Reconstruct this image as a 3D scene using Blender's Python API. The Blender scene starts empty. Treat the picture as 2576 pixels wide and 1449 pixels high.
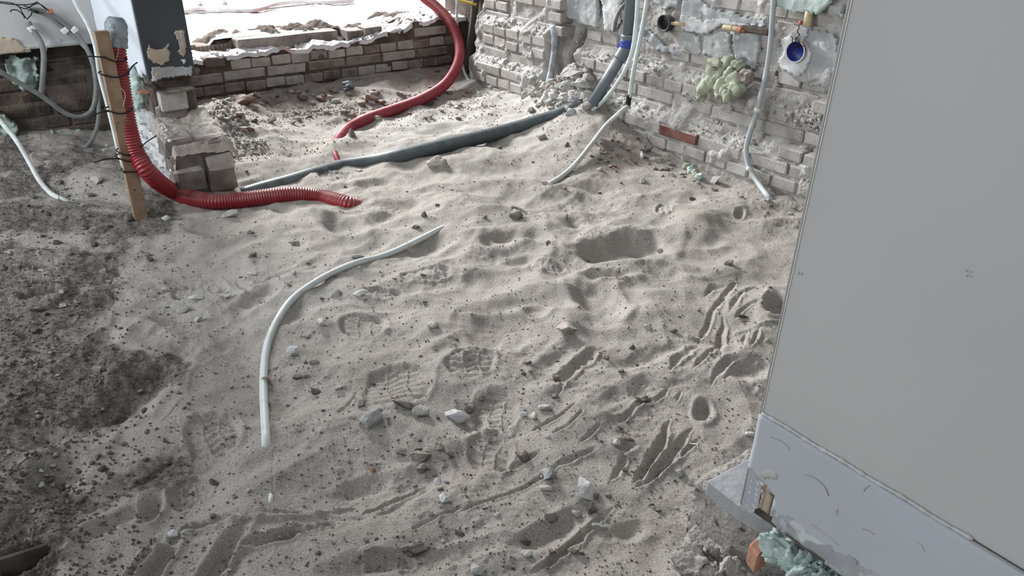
import bpy, bmesh, math, random
import numpy as np
from mathutils import Vector, Matrix, Euler
random.seed(7); RNG = np.random.default_rng(11)
S = bpy.context.scene
COL = S.collection
# ------------------------------------------------------------------ camera
W, H, F = 2576, 1449, 1900.0
PITCH, ROLL, CZ = math.radians(28.3), math.radians(1.1), 1.0
fw = np.array([0, math.cos(PITCH), -math.sin(PITCH)]); r0 = np.array([1., 0, 0]); u0 = np.cross(r0, fw)
rt = r0*math.cos(ROLL)+u0*math.sin(ROLL); up = np.cross(rt, fw); CP = np.array([0, 0, CZ])
cd = bpy.data.cameras.new('camera'); cam = bpy.data.objects.new('camera', cd); COL.objects.link(cam)
cd.sensor_fit = 'HORIZONTAL'; cd.sensor_width = 36; cd.lens = 36*F/W; cd.clip_start = .02; cd.clip_end = 200
m = Matrix(((rt[0], up[0], -fw[0], 0), (rt[1], up[1], -fw[1], 0), (rt[2], up[2], -fw[2], CZ), (0, 0, 0, 1)))
cam.matrix_world = m; S.camera = cam
S.view_settings.view_transform = 'Standard'; S.view_settings.look = 'None'
S.view_settings.gamma = 1; S.view_settings.use_curve_mapping = False; S.view_settings.exposure = 0.47
def ray(px, py): return fw*F+rt*(px-W/2)-up*(py-H/2)
def onz(px, py, z=0.):
    d = ray(px, py); return CP+d*((z-CZ)/d[2])
def onpl(px, py, P, n):
    d = ray(px, py); return CP+d*(np.dot(P-CP, n)/np.dot(d, n))
# building frame: e points to the right-away, r to the left-away, both along the walls
A0 = onz(2020, 510); dv = ray(-350, -331); dv[2] = 0; dv /= np.linalg.norm(dv); ev = np.array([dv[1], -dv[0], 0])
ROT = math.atan2(ev[1], ev[0])
def P(e, r, z): return A0+ev*e+dv*r+np.array([0, 0, z])
def at_r(px, py, r): return onpl(px, py, A0+dv*r, dv)
def at_e(px, py, e): return onpl(px, py, A0+ev*e, ev)
def er(p): q = np.asarray(p)-A0; return q@ev, q@dv
# ------------------------------------------------------------------ light
world = bpy.data.worlds.new('world'); S.world = world; world.use_nodes = True
bg = world.node_tree.nodes['Background']; bg.inputs[0].default_value = (.90, .95, 1.0, 1); bg.inputs[1].default_value = .36
def area(name, loc, aim, sx, sy, power, col):
    l = bpy.data.lights.new(name, 'AREA'); l.shape = 'RECTANGLE'; l.size = sx; l.size_y = sy; l.energy = power; l.color = col
    o = bpy.data.objects.new(name, l); COL.objects.link(o); o.location = loc
    o.rotation_euler = (Vector(aim)-Vector(loc)).to_track_quat('-Z', 'Y').to_euler(); return o
area('daylight_opening', P(-1.15, 6.3, 3.25), P(-1.1, .3, 0), 2.6, 1.3, 760, (.985, .985, 1.0))
area('daylight_window', P(-4.0, 1.25, 1.2), P(-1.8, 1.9, .4), 1.2, .9, 42, (.90, .95, 1.0))
# ------------------------------------------------------------------ noise
_T = RNG.random((256, 256))*2*math.pi; _GX, _GY = np.cos(_T), np.sin(_T); _V = RNG.random((256, 256))
def pn(x, y, sc, ox=0., oy=0.):
    x = x/sc+ox+37.7; y = y/sc+oy+91.3
    xi = np.floor(x).astype(np.int64); yi = np.floor(y).astype(np.int64); fx = x-xi; fy = y-yi
    u = fx*fx*fx*(fx*(fx*6-15)+10); v = fy*fy*fy*(fy*(fy*6-15)+10)
    a, b, c, d = xi & 255, (xi+1) & 255, yi & 255, (yi+1) & 255
    g = lambda i, j, dx, dy: _GX[i, j]*dx+_GY[i, j]*dy
    n = (g(a, c, fx, fy)*(1-u)+g(b, c, fx-1, fy)*u)*(1-v)+(g(a, d, fx, fy-1)*(1-u)+g(b, d, fx-1, fy-1)*u)*v
    return n*1.5
def fbm(x, y, sc, o=4, ox=0.):
    s = 0; a = 1.
    for k in range(o): s = s+a*pn(x, y, sc/2**k, ox+k*7.3, k*3.1); a *= .5
    return s
def lumps(x, y, sc, dens, seed=0):
    """little half-buried lumps: one random dome per cell"""
    X = x/sc+seed*13.7; Y = y/sc+seed*5.1; xi = np.floor(X).astype(np.int64); yi = np.floor(Y).astype(np.int64); out = np.zeros_like(x)
    for dx in (-1, 0, 1):
        for dy in (-1, 0, 1):
            a, b = (xi+dx), (yi+dy)
            h1 = _V[a & 255, (b+seed*17) & 255]; h2 = _V[(a+91) & 255, (b+33) & 255]; h3 = _V[(a+171) & 255, (b+77) & 255]
            d2 = (X-(a+h1))**2+((Y-(b+h2))*(1+.8*h1))**2; R = .2+.3*h3
            out = np.maximum(out, np.where(h3 < dens, np.sqrt(np.clip(1-d2/(R*R), 0, 1))*R, 0))
    return out*sc
def sstep(a, b, x): t = np.clip((x-a)/(b-a), 0, 1); return t*t*(3-2*t)
def segdist(X, Y, pts):
    best = np.full(X.shape, 1e9); side = np.zeros(X.shape)
    for (x0, y0), (x1, y1) in zip(pts[:-1], pts[1:]):
        dx, dy = x1-x0, y1-y0; L = dx*dx+dy*dy; t = np.clip(((X-x0)*dx+(Y-y0)*dy)/L, 0, 1)
        qx, qy = X-(x0+t*dx), Y-(y0+t*dy); d = np.hypot(qx, qy); mk = d < best
        best = np.where(mk, d, best); side = np.where(mk, np.sign(qx*dy-qy*dx), side)
    return best, side
# ------------------------------------------------------------------ terrain features (authored on a plan that was measured from the photo)
DIPS = [(1572, 624, 118, 36, -4, .040, 1), (1500, 748, 75, 40, 28, .030, 1), (1232, 838, 85, 45, -12, .026, 0), (1345, 512, 70, 36, 6, .024, 0),
 (1255, 604, 62, 20, -10, .018, 1), (1352, 598, 44, 18, 14, .016, 1), (1312, 652, 42, 12, 0, .012, 1), (1520, 692, 72, 13, 2, .018, 1), (1950, 778, 36, 30, 0, .03, 1),
 (1062, 622, 75, 17, -18, .022, 0), (862, 566, 58, 22, 10, .024, 1), (960, 548, 55, 15, -20, .014, 0), (1040, 520, 60, 18, 0, .014, 0), (330, 985, 130, 40, -35, .045, 0), (285, 1028, 40, 18, -30, .02, 1), (230, 1330, 150, 14, -30, .012, 0),
 (95, 1078, 120, 32, -3, .035, 0), (130, 1190, 75, 40, -40, .025, 0), (25, 1315, 90, 40, -25, .035, 0), (45, 1405, 90, 26, -18, .05, 1), (110, 742, 55, 12, -5, .03, 1),
 (115, 655, 60, 18, -8, .018, 0), (235, 615, 60, 18, -8, .018, 0), (120, 540, 55, 12, 0, .016, 0), (510, 1308, 75, 14, -5, .018, 1), (395, 1400, 95, 22, -52, .02, 1), (545, 1405, 120, 26, -48, .022, 1), (700, 1352, 95, 14, -16, .018, 1),
 (370, 1262, 42, 24, -60, .018, 1), (1590, 990, 75, 20, -25, .013, 0), (1768, 1028, 26, 30, 10, .016, 1), (1570, 1114, 26, 13, 0, .012, 1), (1120, 1190, 90, 40, -25, .016, 0), (1185, 1060, 40, 30, 60, .016, 0),
 (905, 1215, 80, 18, -15, .012, 0), (650, 745, 60, 16, -25, .022, 0), (440, 800, 90, 16, -12, .016, 0), (290, 760, 70, 16, -20, .016, 0), (250, 870, 90, 20, -35, .018, 0), (600, 900, 60, 50, 0, .012, 0), (740, 790, 80, 20, -25, .014, 0), (930, 620, 60, 14, -25, .014, 0), (820, 660, 60, 12, -20, .01, 0),
 (1100, 640, 80, 14, -8, .012, 0), (1050, 720, 120, 18, -8, .018, 0), (960, 770, 90, 16, 5, .014, 0), (1350, 780, 40, 16, 0, .014, 1), (1440, 560, 30, 14, 0, .014, 0), (1640, 560, 60, 14, -6, .012, 0), (1860, 540, 18, 12, -30, .010, 1), (1740, 500, 26, 14, -10, .012, 0),
 (1820, 700, 60, 20, 0, .014, 0), (1700, 690, 60, 12, 0, .010, 0), (1620, 900, 90, 18, -20, .012, 0), (1400, 900, 70, 22, -40, .014, 0), (1520, 1010, 50, 20, -30, .012, 0), (1890, 930, 60, 26, -10, .016, 0), (1500, 470, 60, 12, 0, .014, 0), (1180, 480, 80, 13, -5, .014, 0),
 (1230, 430, 60, 12, -5, .014, 0), (900, 460, 80, 8, -12, .016, 0), (720, 390, 60, 10, -5, .014, 0), (980, 350, 60, 9, -5, .01, 0), (1120, 320, 60, 8, -8, .01, 0), (1400, 1330, 120, 24, -32, .014, 0), (1180, 1400, 120, 22, -15, .014, 0), (930, 1430, 150, 22, -10, .015, 0), (1580, 1330, 60, 18, -10, .010, 0), (690, 520, 60, 10, 12, .012, 0), (440, 640, 60, 14, -20, .012, 0), (560, 620, 80, 12, -12, .012, 0)]
HUMPS = [(1745, 560, 75, 34, 0, .028), (1610, 790, 85, 40, 10, .022), (520, 545, 75, 14, 0, .024), (800, 540, 50, 12, 10, .02), (1424, 815, 42, 30, 0, .022), (1100, 408, 70, 16, 0, .02), (1480, 355, 110, 60, 10, .09), (1430, 262, 110, 28, 5, .10),
 (600, 500, 90, 10, 0, .012), (1000, 1180, 60, 30, -20, .012), (640, 1140, 80, 26, -20, .014), (450, 1060, 120, 45, -25, .012), (200, 590, 120, 14, 0, .014), (60, 640, 90, 14, 0, .016), (1000, 500, 70, 10, -10, .012), (1400, 480, 110, 12, 5, .018), (1660, 740, 60, 14, 0, .014), (240, 460, 90, 20, 0, .03), (330, 830, 90, 18, -20, .014), (560, 700, 90, 14, -10, .010), (1100, 880, 60, 16, -10, .012), (1560, 830, 60, 12, 12, .012)]
GROOVES = [([(370, 1330), (560, 1322), (700, 1300), (800, 1286), (900, 1262)], 9, -.010), ([(905, 1290), (960, 1262), (1020, 1240), (1075, 1212)], 8, .014), ([(930, 1300), (1000, 1268), (1080, 1228)], 6, -.008), ([(640, 1290), (760, 1276), (840, 1292), (920, 1300)], 6, -.007),
 ([(1160, 1297), (1300, 1232), (1420, 1170), (1500, 1125)], 6, .008), ([(1040, 1342), (1110, 1305), (1160, 1285)], 4, .006), ([(1335, 1092), (1400, 1058), (1455, 1022)], 5, .008), ([(1455, 1118), (1490, 1092), (1512, 1070)], 5, .007),
 ([(1390, 1100), (1430, 1078), (1462, 1050)], 4, .006), ([(1360, 1440), (1440, 1370), (1510, 1296), (1545, 1272)], 11, .012), ([(1330, 1449), (1400, 1385), (1470, 1330)], 8, -.007), ([(1592, 1205), (1640, 1135), (1672, 1085), (1685, 1050)], 13, .017),
 ([(1600, 1215), (1660, 1160), (1700, 1115), (1745, 1072)], 12, .014), ([(1648, 1170), (1700, 1135), (1765, 1100)], 6, .009), ([(1535, 1210), (1560, 1165), (1580, 1120)], 10, .010), ([(1405, 1000), (1420, 950), (1460, 905), (1525, 862)], 16, .016),
 ([(1640, 1010), (1668, 990), (1685, 970)], 7, .009), ([(1700, 1010), (1716, 980)], 6, .009), ([(1760, 855), (1800, 770), (1858, 695)], 9, .010), ([(1816, 900), (1812, 850), (1820, 798)], 12, .014), ([(1832, 792), (1850, 760), (1872, 728)], 9, .012),
 ([(1845, 806), (1885, 775), (1935, 765)], 5, .008), ([(1715, 838), (1760, 845), (1800, 852)], 5, -.010), ([(1850, 835), (1900, 828), (1965, 820)], 4, -.007), ([(1868, 872), (1878, 835)], 8, .011), ([(1885, 878), (1912, 830)], 7, .010), ([(1740, 930), (1790, 880), (1815, 860)], 8, .010),
 ([(1680, 940), (1705, 900), (1760, 862)], 12, .013), ([(1790, 960), (1822, 915), (1860, 900)], 12, .014), ([(1860, 740), (1905, 722), (1960, 726)], 7, .008), ([(1770, 740), (1790, 722), (1830, 715)], 8, .010), ([(1795, 760), (1822, 750), (1850, 745)], 8, .010),
 ([(1555, 1060), (1600, 1020), (1650, 1000)], 8, .009), ([(590, 700), (640, 735), (700, 720)], 8, .008), ([(688, 1140), (686, 1250)], 3, .002), ([(1245, 1180), (1300, 1170), (1365, 1140)], 7, .008), ([(370, 850), (440, 810), (520, 790)], 9, .008),
 ([(260, 1130), (480, 1120)], 3, -.004), ([(410, 1065), (455, 1010)], 3, .004), ([(200, 1290), (330, 1200), (450, 1130)], 8, .007), ([(560, 1449), (600, 1390), (700, 1340), (820, 1310)], 9, -.010), ([(300, 1449), (360, 1370), (470, 1345)], 10, -.010), ([(840, 1050), (880, 1010), (905, 975)], 6, .006),
 ([(300, 720), (420, 700), (520, 690)], 6, -.006), ([(620, 720), (700, 690), (800, 660)], 6, .007)]
PRINTS = []
def tread(cx, cy, w, h, ang, kind):
    """lines of a boot print: transverse bars plus an outline"""
    out = []; c, s = math.cos(math.radians(ang)), math.sin(math.radians(ang))
    T = lambda x, y: (cx+x*c-y*s, cy+(x*s+y*c))
    n = 7 if kind else 5
    for i in range(n):
        t = -1+2*(i+.5)/n; b = w*math.sqrt(max(.05, 1-t*t*.7))*.85
        out.append(([T(-b, t*h), T(-b*.3, t*h+4), T(b*.2, t*h-3), T(b*.85, t*h+2)], 2.9, .0062))
    out.append(([T(-w*.25, -h*.8), T(-w*.35, 0), T(-w*.2, h*.8)], 2.6, .0055)); out.append(([T(w*.35, -h*.7), T(w*.25, 0), T(w*.4, h*.7)], 2.6, .0055))
    return [(p, w_, -d*.8) for p, w_, d in out]
for t in [(1000, 975, 85, 48, -8, 1), (1185, 925, 62, 28, -6, 0), (1247, 1040, 52, 50, 10, 1), (1232, 1135, 55, 45, 20, 0), (535, 1090, 68, 50, -15, 1), (470, 1215, 55, 30, -15, 0), (915, 825, 55, 25, 5, 1), (500, 722, 70, 22, -8, 1), (1670, 525, 20, 12, 0, 0), (790, 1330, 60, 18, -5, 0), (980, 1420, 60, 24, 5, 0), (1075, 690, 60, 14, -6, 1), (840, 435, 40, 9, -8, 0), (1375, 668, 45, 10, 8, 0), (960, 735, 50, 14, 0, 0), (1330, 545, 40, 9, 10, 0)]: GROOVES += tread(*t); PRINTS.append(t)
def terrain(x, y, detail=True):
    ze = np.zeros_like(x); e = (x-A0[0])*ev[0]+(y-A0[1])*ev[1]; r = (x-A0[0])*dv[0]+(y-A0[1])*dv[1]
    # plan coordinates
    X = np.stack([x, y, ze-CZ], -1); dpt = X@fw; px = W/2+F*(X@rt)/dpt; py = H/2-F*(X@up)/dpt
    soil = sstep(-45, 60, np.interp(py, [380, 560, 640, 720, 820, 870, 920, 1000, 1100, 1250, 1449], [370, 480, 370, 300, 250, 360, 490, 350, 225, 210, 140])-px+fbm(px, py, 120, 4, 3.)*60)*sstep(330, 420, py+fbm(px, py, 70, 2)*20)
    soil = np.maximum(soil, .75*np.exp(-((px-400)/150)**2-((py-1175+(px-400)*.25)/48)**2)*1.2)
    soil = np.clip(soil*(1-.8*np.exp(-((px-330)/190)**2-((py-1075+(px-330)*.45)/32)**2)), 0, 1)
    soil = soil*(1-.8*np.exp(-((px-120)/150)**2-((py-600)/22)**2))*(1-.85*np.exp(-((px-250)/130)**2-((py-470)/45)**2))
    soil = np.clip(soil*(1-.4*sstep(.1, .4, fbm(x, y, .22, 3, 44.))), 0, 1)
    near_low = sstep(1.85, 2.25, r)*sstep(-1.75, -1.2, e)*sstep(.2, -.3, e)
    h = .065*near_low+.03*sstep(-.35, 0, e)*sstep(.2, 1., r)
    h = h+.10*np.exp(-((e+1.38)/.16)**2-((r-1.95)/.28)**2)            # rubble spill by the pillar
    h = h+.05*sstep(-1.7, -2.1, e)*sstep(1.5, 2.2, r)
    h = h+fbm(x, y, .55, 2, 5.)*.018
    a = math.radians(28); xa, ya = x*math.cos(a)+y*math.sin(a), -x*math.sin(a)+y*math.cos(a)
    w = fbm(x, y, .3, 2, 9.)*.06
    n1 = pn(xa/1.7+w, ya+w, .17, 2.); n2 = pn(xa/1.5-w, ya+w, .085, 5.)
    n3 = pn(x/1.1+w, y, .26, 12.)
    h = h+(1-np.abs(n1))*.018-.014+n2*.006+(1-np.abs(n3))*.026-.02
    if detail:
        for (cx, cy, ra, rb, an, dep, sharp) in DIPS:
            mk = (np.abs(px-cx) < ra*2.2+40) & (np.abs(py-cy) < ra*2.2+40)
            if not mk.any(): continue
            qx, qy = px[mk]-cx, py[mk]-cy; c, s = math.cos(math.radians(an)), math.sin(math.radians(an))
            wob = 1+.22*fbm(px[mk], py[mk], 60, 2, cx)
            q = np.hypot((qx*c+qy*s)/ra, (-qx*s+qy*c)/rb)*wob
            if sharp: hh = -dep*(1-sstep(.35, 1.05, q))+dep*.22*np.exp(-((q-1.2)/.25)**2)
            else: hh = -dep*np.exp(-q*q*1.1)+dep*.15*np.exp(-((q-1.5)/.35)**2)
            h[mk] += hh
        for (cx, cy, ra, rb, an, dep) in HUMPS:
            mk = (np.abs(px-cx) < ra*2.5) & (np.abs(py-cy) < ra*2.5)
            qx, qy = px[mk]-cx, py[mk]-cy; c, s = math.cos(math.radians(an)), math.sin(math.radians(an))
            q = np.hypot((qx*c+qy*s)/ra, (-qx*s+qy*c)/rb); h[mk] += dep*np.exp(-q*q)
        for pts, wd, dep in GROOVES:
            xs = [p[0] for p in pts]; ys = [p[1] for p in pts]; mg = wd*4
            mk = (px > min(xs)-mg) & (px < max(xs)+mg) & (py > min(ys)-mg) & (py < max(ys)+mg)
            if not mk.any(): continue
            wx = fbm(px[mk], py[mk], 30, 2, xs[0])*wd*.5
            d, sd = segdist(px[mk]+wx, (py[mk]-wx), pts)
            en = np.minimum(np.hypot(px[mk]-xs[0], py[mk]-ys[0]), np.hypot(px[mk]-xs[-1], py[mk]-ys[-1])); tap = np.clip(en/(wd*3.5)+.15, 0, 1) if len(pts) > 1 and wd > 4 else 1.
            q = d/wd*(1+.35*fbm(px[mk], py[mk], 22, 2, ys[0]))/np.maximum(tap, .3)
            h[mk] += tap*(-dep*.8*np.clip(1-q**1.6, 0, 1)+max(dep, 0)*.20*np.exp(-((q-1.25)/.35)**2)*(1-.6*sd))
        for (cx, cy, w_, h_, an, kd) in PRINTS:
            mk = (np.abs(px-cx) < w_*1.6) & (np.abs(py-cy) < max(w_, h_)*1.8)
            qx, qy = px[mk]-cx, py[mk]-cy; c, s = math.cos(math.radians(an)), math.sin(math.radians(an))
            q = (np.abs((qx*c+qy*s)/w_)**2.6+np.abs((-qx*s+qy*c)/h_)**2.6)*(1+.3*fbm(px[mk], py[mk], 30, 2, cx))
            h[mk] += -.007*(1-sstep(.75, 1.1, q))+.003*np.exp(-((q-1.4)/.4)**2)
        h = h+pn(x, y, .04, 8.)*.0028*(1+soil)
        tr = sstep(-.05, .45, fbm(x, y, .35, 2, 21.))                     # trampled crumbly zones
        h = h+tr*(.5-np.abs(pn(xa/1.6, ya, .028, 4.)))*.0035
        near_w = np.clip(sstep(1.5, 1.9, r)+sstep(-.30, -.1, e), 0, 1)
        cr = np.clip(.25+.8*tr+soil+near_w, 0, 1.6)
        h = h+lumps(x, y, .02, .30, 1)*.55*cr+lumps(x, y, .045, .16, 2)*.35*cr+lumps(x, y, .011, .4, 3)*.6*(.25+soil+.4*tr)
        h = h+soil*(fbm(x, y, .05, 3, 13.)*.006)
        rub = np.exp(-((e+1.38)/.17)**2-((r-1.95)/.32)**2)+np.exp(-((e-.03)/.15)**2-((r-1.27)/.22)**2)
        h = h+np.clip(rub, 0, 1)*(lumps(x, y, .05, .6, 5)*.6+lumps(x, y, .025, .7, 6)*.6)
    if detail: h = h+.17*np.exp(-((e-.03)/.12)**2-((r-1.27)/.17)**2)*(1+.15*fbm(x, y, .05, 3))
    # outdoors beyond the low wall
    h = np.where(r > 2.52, .27+fbm(x, y, .4, 3, 2.)*.015, h)
    red = np.clip(near_low*.95*(1+fbm(x, y, .2, 2, 4.))+.9*np.exp(-((px-1560)/70)**2-((py-400)/50)**2)*(1+fbm(x, y, .06, 2)), 0, 1)  # reddish ground; the strip at the low wall also carries painted shade
    pale = np.clip(np.exp(-((px-1130)/420)**2-((py-300)/75)**2)*.8+np.exp(-((px-1430)/120)**2-((py-225)/50)**2)+.5*np.exp(-((px-560)/280)**2-((py-740)/90)**2), 0, 1)
    return h, soil, red, pale
NR, NC = 860, 1080
Yr = .36*np.exp(np.linspace(0, math.log(5.3/.36), NR))
xl = -(.72+.72*Yr); xr = .72+.30*Yr
tt = np.linspace(0, 1, NC)
GXX = xl[:, None]+(xr-xl)[:, None]*tt[None, :]; GYY = np.repeat(Yr[:, None], NC, 1)
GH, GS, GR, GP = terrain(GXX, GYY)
def ground(x, y):
    j = math.log(max(y, .361)/.36)/math.log(5.3/.36)*(NR-1); j = min(max(j, 0), NR-1.001); i0 = int(j); f = j-i0
    L = -(.72+.72*y); R = .72+.30*y; t = (x-L)/(R-L)*(NC-1); t = min(max(t, 0), NC-1.001); k = int(t); g = t-k
    return (GH[i0, k]*(1-g)+GH[i0, k+1]*g)*(1-f)+(GH[i0+1, k]*(1-g)+GH[i0+1, k+1]*g)*f
def hit(px, py, off=0.):
    """where the line of sight meets the sand"""
    z = .2
    p = onz(px, py, z)
    for _ in range(60):
        g = ground(p[0], p[1])+off
        if p[2] <= g+.0005: break
        z = z-max(.0015, (z-g)*.35); p = onz(px, py, z)
    return p
# ------------------------------------------------------------------ materials
def mat(name, col, rough=.9, col2=None, nscale=8., bump=0., bscale=60., spec=.3, speck=None, rnd=0., metal=0., thr=(.4, .6), dust=None, bdist=.01):
    m = bpy.data.materials.new(name); m.use_nodes = True; nt = m.node_tree; N = nt.nodes; L = nt.links; b = N['Principled BSDF']
    b.inputs['Roughness'].default_value = rough; b.inputs['Specular IOR Level'].default_value = spec; b.inputs['Metallic'].default_value = metal
    tc = N.new('ShaderNodeTexCoord'); geo = N.new('ShaderNodeNewGeometry'); P_ = geo.outputs['Position']
    rgb = N.new('ShaderNodeRGB'); rgb.outputs[0].default_value = (*col, 1); out = rgb.outputs[0]
    def noise(sc, det=4):
        n = N.new('ShaderNodeTexNoise'); n.inputs['Scale'].default_value = sc; n.inputs['Detail'].default_value = det; L.new(P_, n.inputs['Vector']); return n.outputs['Fac']
    def ramp(src, a, c):
        r = N.new('ShaderNodeMapRange'); r.inputs['From Min'].default_value = a; r.inputs['From Max'].default_value = c; L.new(src, r.inputs['Value']); return r.outputs['Result']
    def mix(f, a, bcol, mode='MIX'):
        x = N.new('ShaderNodeMix'); x.data_type = 'RGBA'; x.blend_type = mode
        if isinstance(f, float): x.inputs['Factor'].default_value = f
        else: L.new(f, x.inputs['Factor'])
        L.new(a, x.inputs['A'])
        if isinstance(bcol, tuple): x.inputs['B'].default_value = (*bcol, 1)
        else: L.new(bcol, x.inputs['B'])
        return x.outputs['Result']
    if col2: out = mix(ramp(noise(nscale), *thr), out, col2)
    if speck: out = mix(ramp(noise(speck[1], 2), speck[2], speck[2]+.04), out, speck[0])
    if rnd:
        oi = N.new('ShaderNodeObjectInfo'); mr = N.new('ShaderNodeMapRange'); L.new(oi.outputs['Random'], mr.inputs['Value']); mr.inputs['To Min'].default_value = 1-rnd; mr.inputs['To Max'].default_value = 1+rnd
        hs = N.new('ShaderNodeHueSaturation'); L.new(mr.outputs['Result'], hs.inputs['Value']); L.new(out, hs.inputs['Color']); out = hs.outputs['Color']
    if dust:   # dust settled on upward faces
        sx = N.new('ShaderNodeSeparateXYZ'); L.new(geo.outputs['Normal'], sx.inputs[0]); mu = N.new('ShaderNodeMath'); mu.operation = 'MULTIPLY'; L.new(sx.outputs['Z'], mu.inputs[0]); L.new(ramp(noise(25), .25, .7), mu.inputs[1])
        out = mix(ramp(mu.outputs[0], .1, .6), out, dust)
    L.new(out, b.inputs['Base Color'])
    if bump:
        bp = N.new('ShaderNodeBump'); bp.inputs['Strength'].default_value = bump; bp.inputs['Distance'].default_value = bdist; L.new(noise(bscale, 6), bp.inputs['Height']); L.new(bp.outputs[0], b.inputs['Normal'])
    m['_'] = 1
    return m
SANDC = (.375, .335, .295)
M = {}
M['brick'] = mat('pale_brick', (.43, .41, .385), .95, (.33, .305, .28), 14, .5, 160, rnd=.12, dust=(.42, .39, .36), bdist=.004, speck=((.46, .45, .42), 60, .66))
M['brickdark'] = mat('dark_brick', (.03, .025, .021), .95, (.085, .065, .05), 12, .6, 90, rnd=.35, bdist=.006)  # near-black brown brick, tone varied per brick
M['brickred'] = mat('red_brick', (.16, .06, .048), .95, (.22, .11, .09), 22, .5, 140, dust=(.40, .36, .33), bdist=.004)
M['brickbrown'] = mat('brown_brick', (.16, .128, .112), .95, (.25, .225, .205), 16, .5, 140, rnd=.25, dust=(.38, .33, .30), bdist=.004)
M['mortar'] = mat('mortar', (.47, .455, .43), 1., (.37, .35, .325), 16, .9, 110, bdist=.008, speck=((.55, .55, .53), 30, .62))
M['mortardark'] = mat('dark_mortar', (.085, .065, .055), 1., (.15, .12, .10), 12, .8, 120, bdist=.008)  # mortar in a much darker brown tone
M['plaster'] = mat('cement_render', (.42, .43, .43), .9, (.33, .34, .345), 10, .4, 110, bdist=.005, speck=((.54, .56, .56), 22, .60))
M['plastergreen'] = mat('pale_green_plaster', (.50, .585, .54), .9, (.42, .49, .46), 9, .4, 90, bdist=.005)
M['plasterwhite'] = mat('white_plaster', (.66, .66, .66), .85, (.50, .50, .49), 12, .4, 60, bdist=.004)
M['wallwhite'] = mat('white_wall_paint', (.66, .69, .73), .75, (.62, .65, .69), 3, .12, 90, bdist=.003)
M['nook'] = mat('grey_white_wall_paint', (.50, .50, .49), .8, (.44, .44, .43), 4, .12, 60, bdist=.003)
M['near'] = mat('satin_wall_paint', (.50, .49, .47), .7, (.48, .47, .452), 2.5, .05, 60, bdist=.002)
M['nearband'] = mat('bare_plaster_band', (.46, .482, .51), .75, (.45, .465, .49), 5, .06, 90, bdist=.002, speck=((.34, .35, .37), 9, .72))
M['greywall'] = mat('dark_grey_paint', (.058, .066, .072), .6, (.05, .056, .062), 6, .15, 80, bdist=.002)
M['gypsum'] = mat('bare_gypsum', (.46, .38, .28), .95, (.40, .33, .26), 18, .4, 90, bdist=.004)
M['hose'] = mat('red_plastic', (.28, .012, .02), .42, (.24, .02, .027), 12, 0, spec=.45, dust=(.29, .09, .085))
M['hosedust'] = mat('dusty_red_plastic', (.26, .018, .030), .5, (.25, .035, .045), 20, 0, spec=.4, dust=(.37, .075, .085))
M['tape'] = mat('silver_tape', (.19, .22, .235), .42, (.30, .34, .36), 30, .9, 55, spec=.6, metal=.3, bdist=.01)
M['pvc'] = mat('grey_pvc', (.06, .074, .078), .5, (.07, .085, .088), 6, 0, dust=(.13, .145, .145))
M['pvcwall'] = mat('grey_pvc_clean', (.125, .15, .165), .5, (.14, .165, .175), 6, 0, dust=(.30, .31, .31))
M['whitetube'] = mat('white_conduit', (.60, .66, .65), .5, (.50, .55, .54), 30, 0, dust=(.50, .48, .44))
M['sandtube'] = mat('dusty_white_conduit', (.56, .61, .59), .5, (.44, .45, .42), 26, 0, dust=(.56, .58, .56), thr=(.5, .7))
M['greytube'] = mat('grey_conduit', (.19, .195, .19), .55, (.15, .155, .15), 30, 0)
M['greendust'] = mat('light_grey_conduit', (.42, .45, .45), .55, (.36, .39, .39), 25, 0)
M['metaltube'] = mat('old_lead_pipe', (.22, .23, .235), .6, (.42, .46, .5), 22, .4, 60, bdist=.004)
M['darkpipe'] = mat('dark_iron_pipe', (.07, .06, .055), .7, (.09, .08, .075), 12)
M['black'] = mat('black_plastic', (.012, .012, .013), .45)
M['blackbox'] = mat('black_bakelite', (.025, .025, .025), .4, dust=(.2, .19, .18))
M['blue'] = mat('blue_plastic', (.006, .010, .13), .5, spec=.3)
M['scratch'] = mat('scratch', (.36, .345, .33), .8)
M['bluetape'] = mat('blue_tape', (.035, .06, .26), .5)
M['yellow'] = mat('yellow_plastic', (.70, .54, .12), .4)
M['ivory'] = mat('ivory_pipe', (.62, .52, .33), .45, (.5, .4, .26), 20)
M['wood'] = mat('pine_wood', (.31, .215, .145), .75, (.24, .16, .10), 30, .25, 60, bdist=.003)
M['woodgrey'] = mat('weathered_wood', (.27, .23, .19), .9, (.17, .14, .11), 30, .5, 60, bdist=.004, dust=(.36, .33, .3))
M['wood_gapshade'] = mat('dark_wood_and_gap_shade', (.06, .05, .042), .85, (.11, .09, .08), 20, .5, 80, bdist=.004)  # dark wood, also the painted shade of the gap and the groove
M['foam'] = mat('green_foam', (.43, .46, .35), .9, (.33, .35, .26), 18, .6, 60, bdist=.006)
M['foampale'] = mat('pale_mint_foam', (.34, .41, .37), .95, (.24, .29, .26), 22, .9, 50, bdist=.012)
M['foammint'] = mat('mint_foam', (.50, .62, .58), .9, (.40, .50, .46), 22, .8, 60, bdist=.01)
M['clip'] = mat('white_clip', (.62, .62, .60), .5)
M['copper'] = mat('red_brown_plastic', (.40, .15, .09), .5)
M['slab'] = mat('blue_grey_slab', (.30, .32, .335), .8, (.36, .365, .37), 14, .5, 70, bdist=.005)
M['concrete'] = mat('rough_concrete', (.33, .305, .28), 1., (.42, .395, .365), 18, 1., 90, bdist=.012, speck=((.13, .12, .11), 60, .62))
M['orangebrick'] = mat('orange_brick', (.40, .20, .12), .95, (.34, .18, .12), 30, .6, 90, bdist=.005)
M['metalbead'] = mat('galvanised_bead', (.47, .5, .53), .45, spec=.5, metal=.35)
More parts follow.
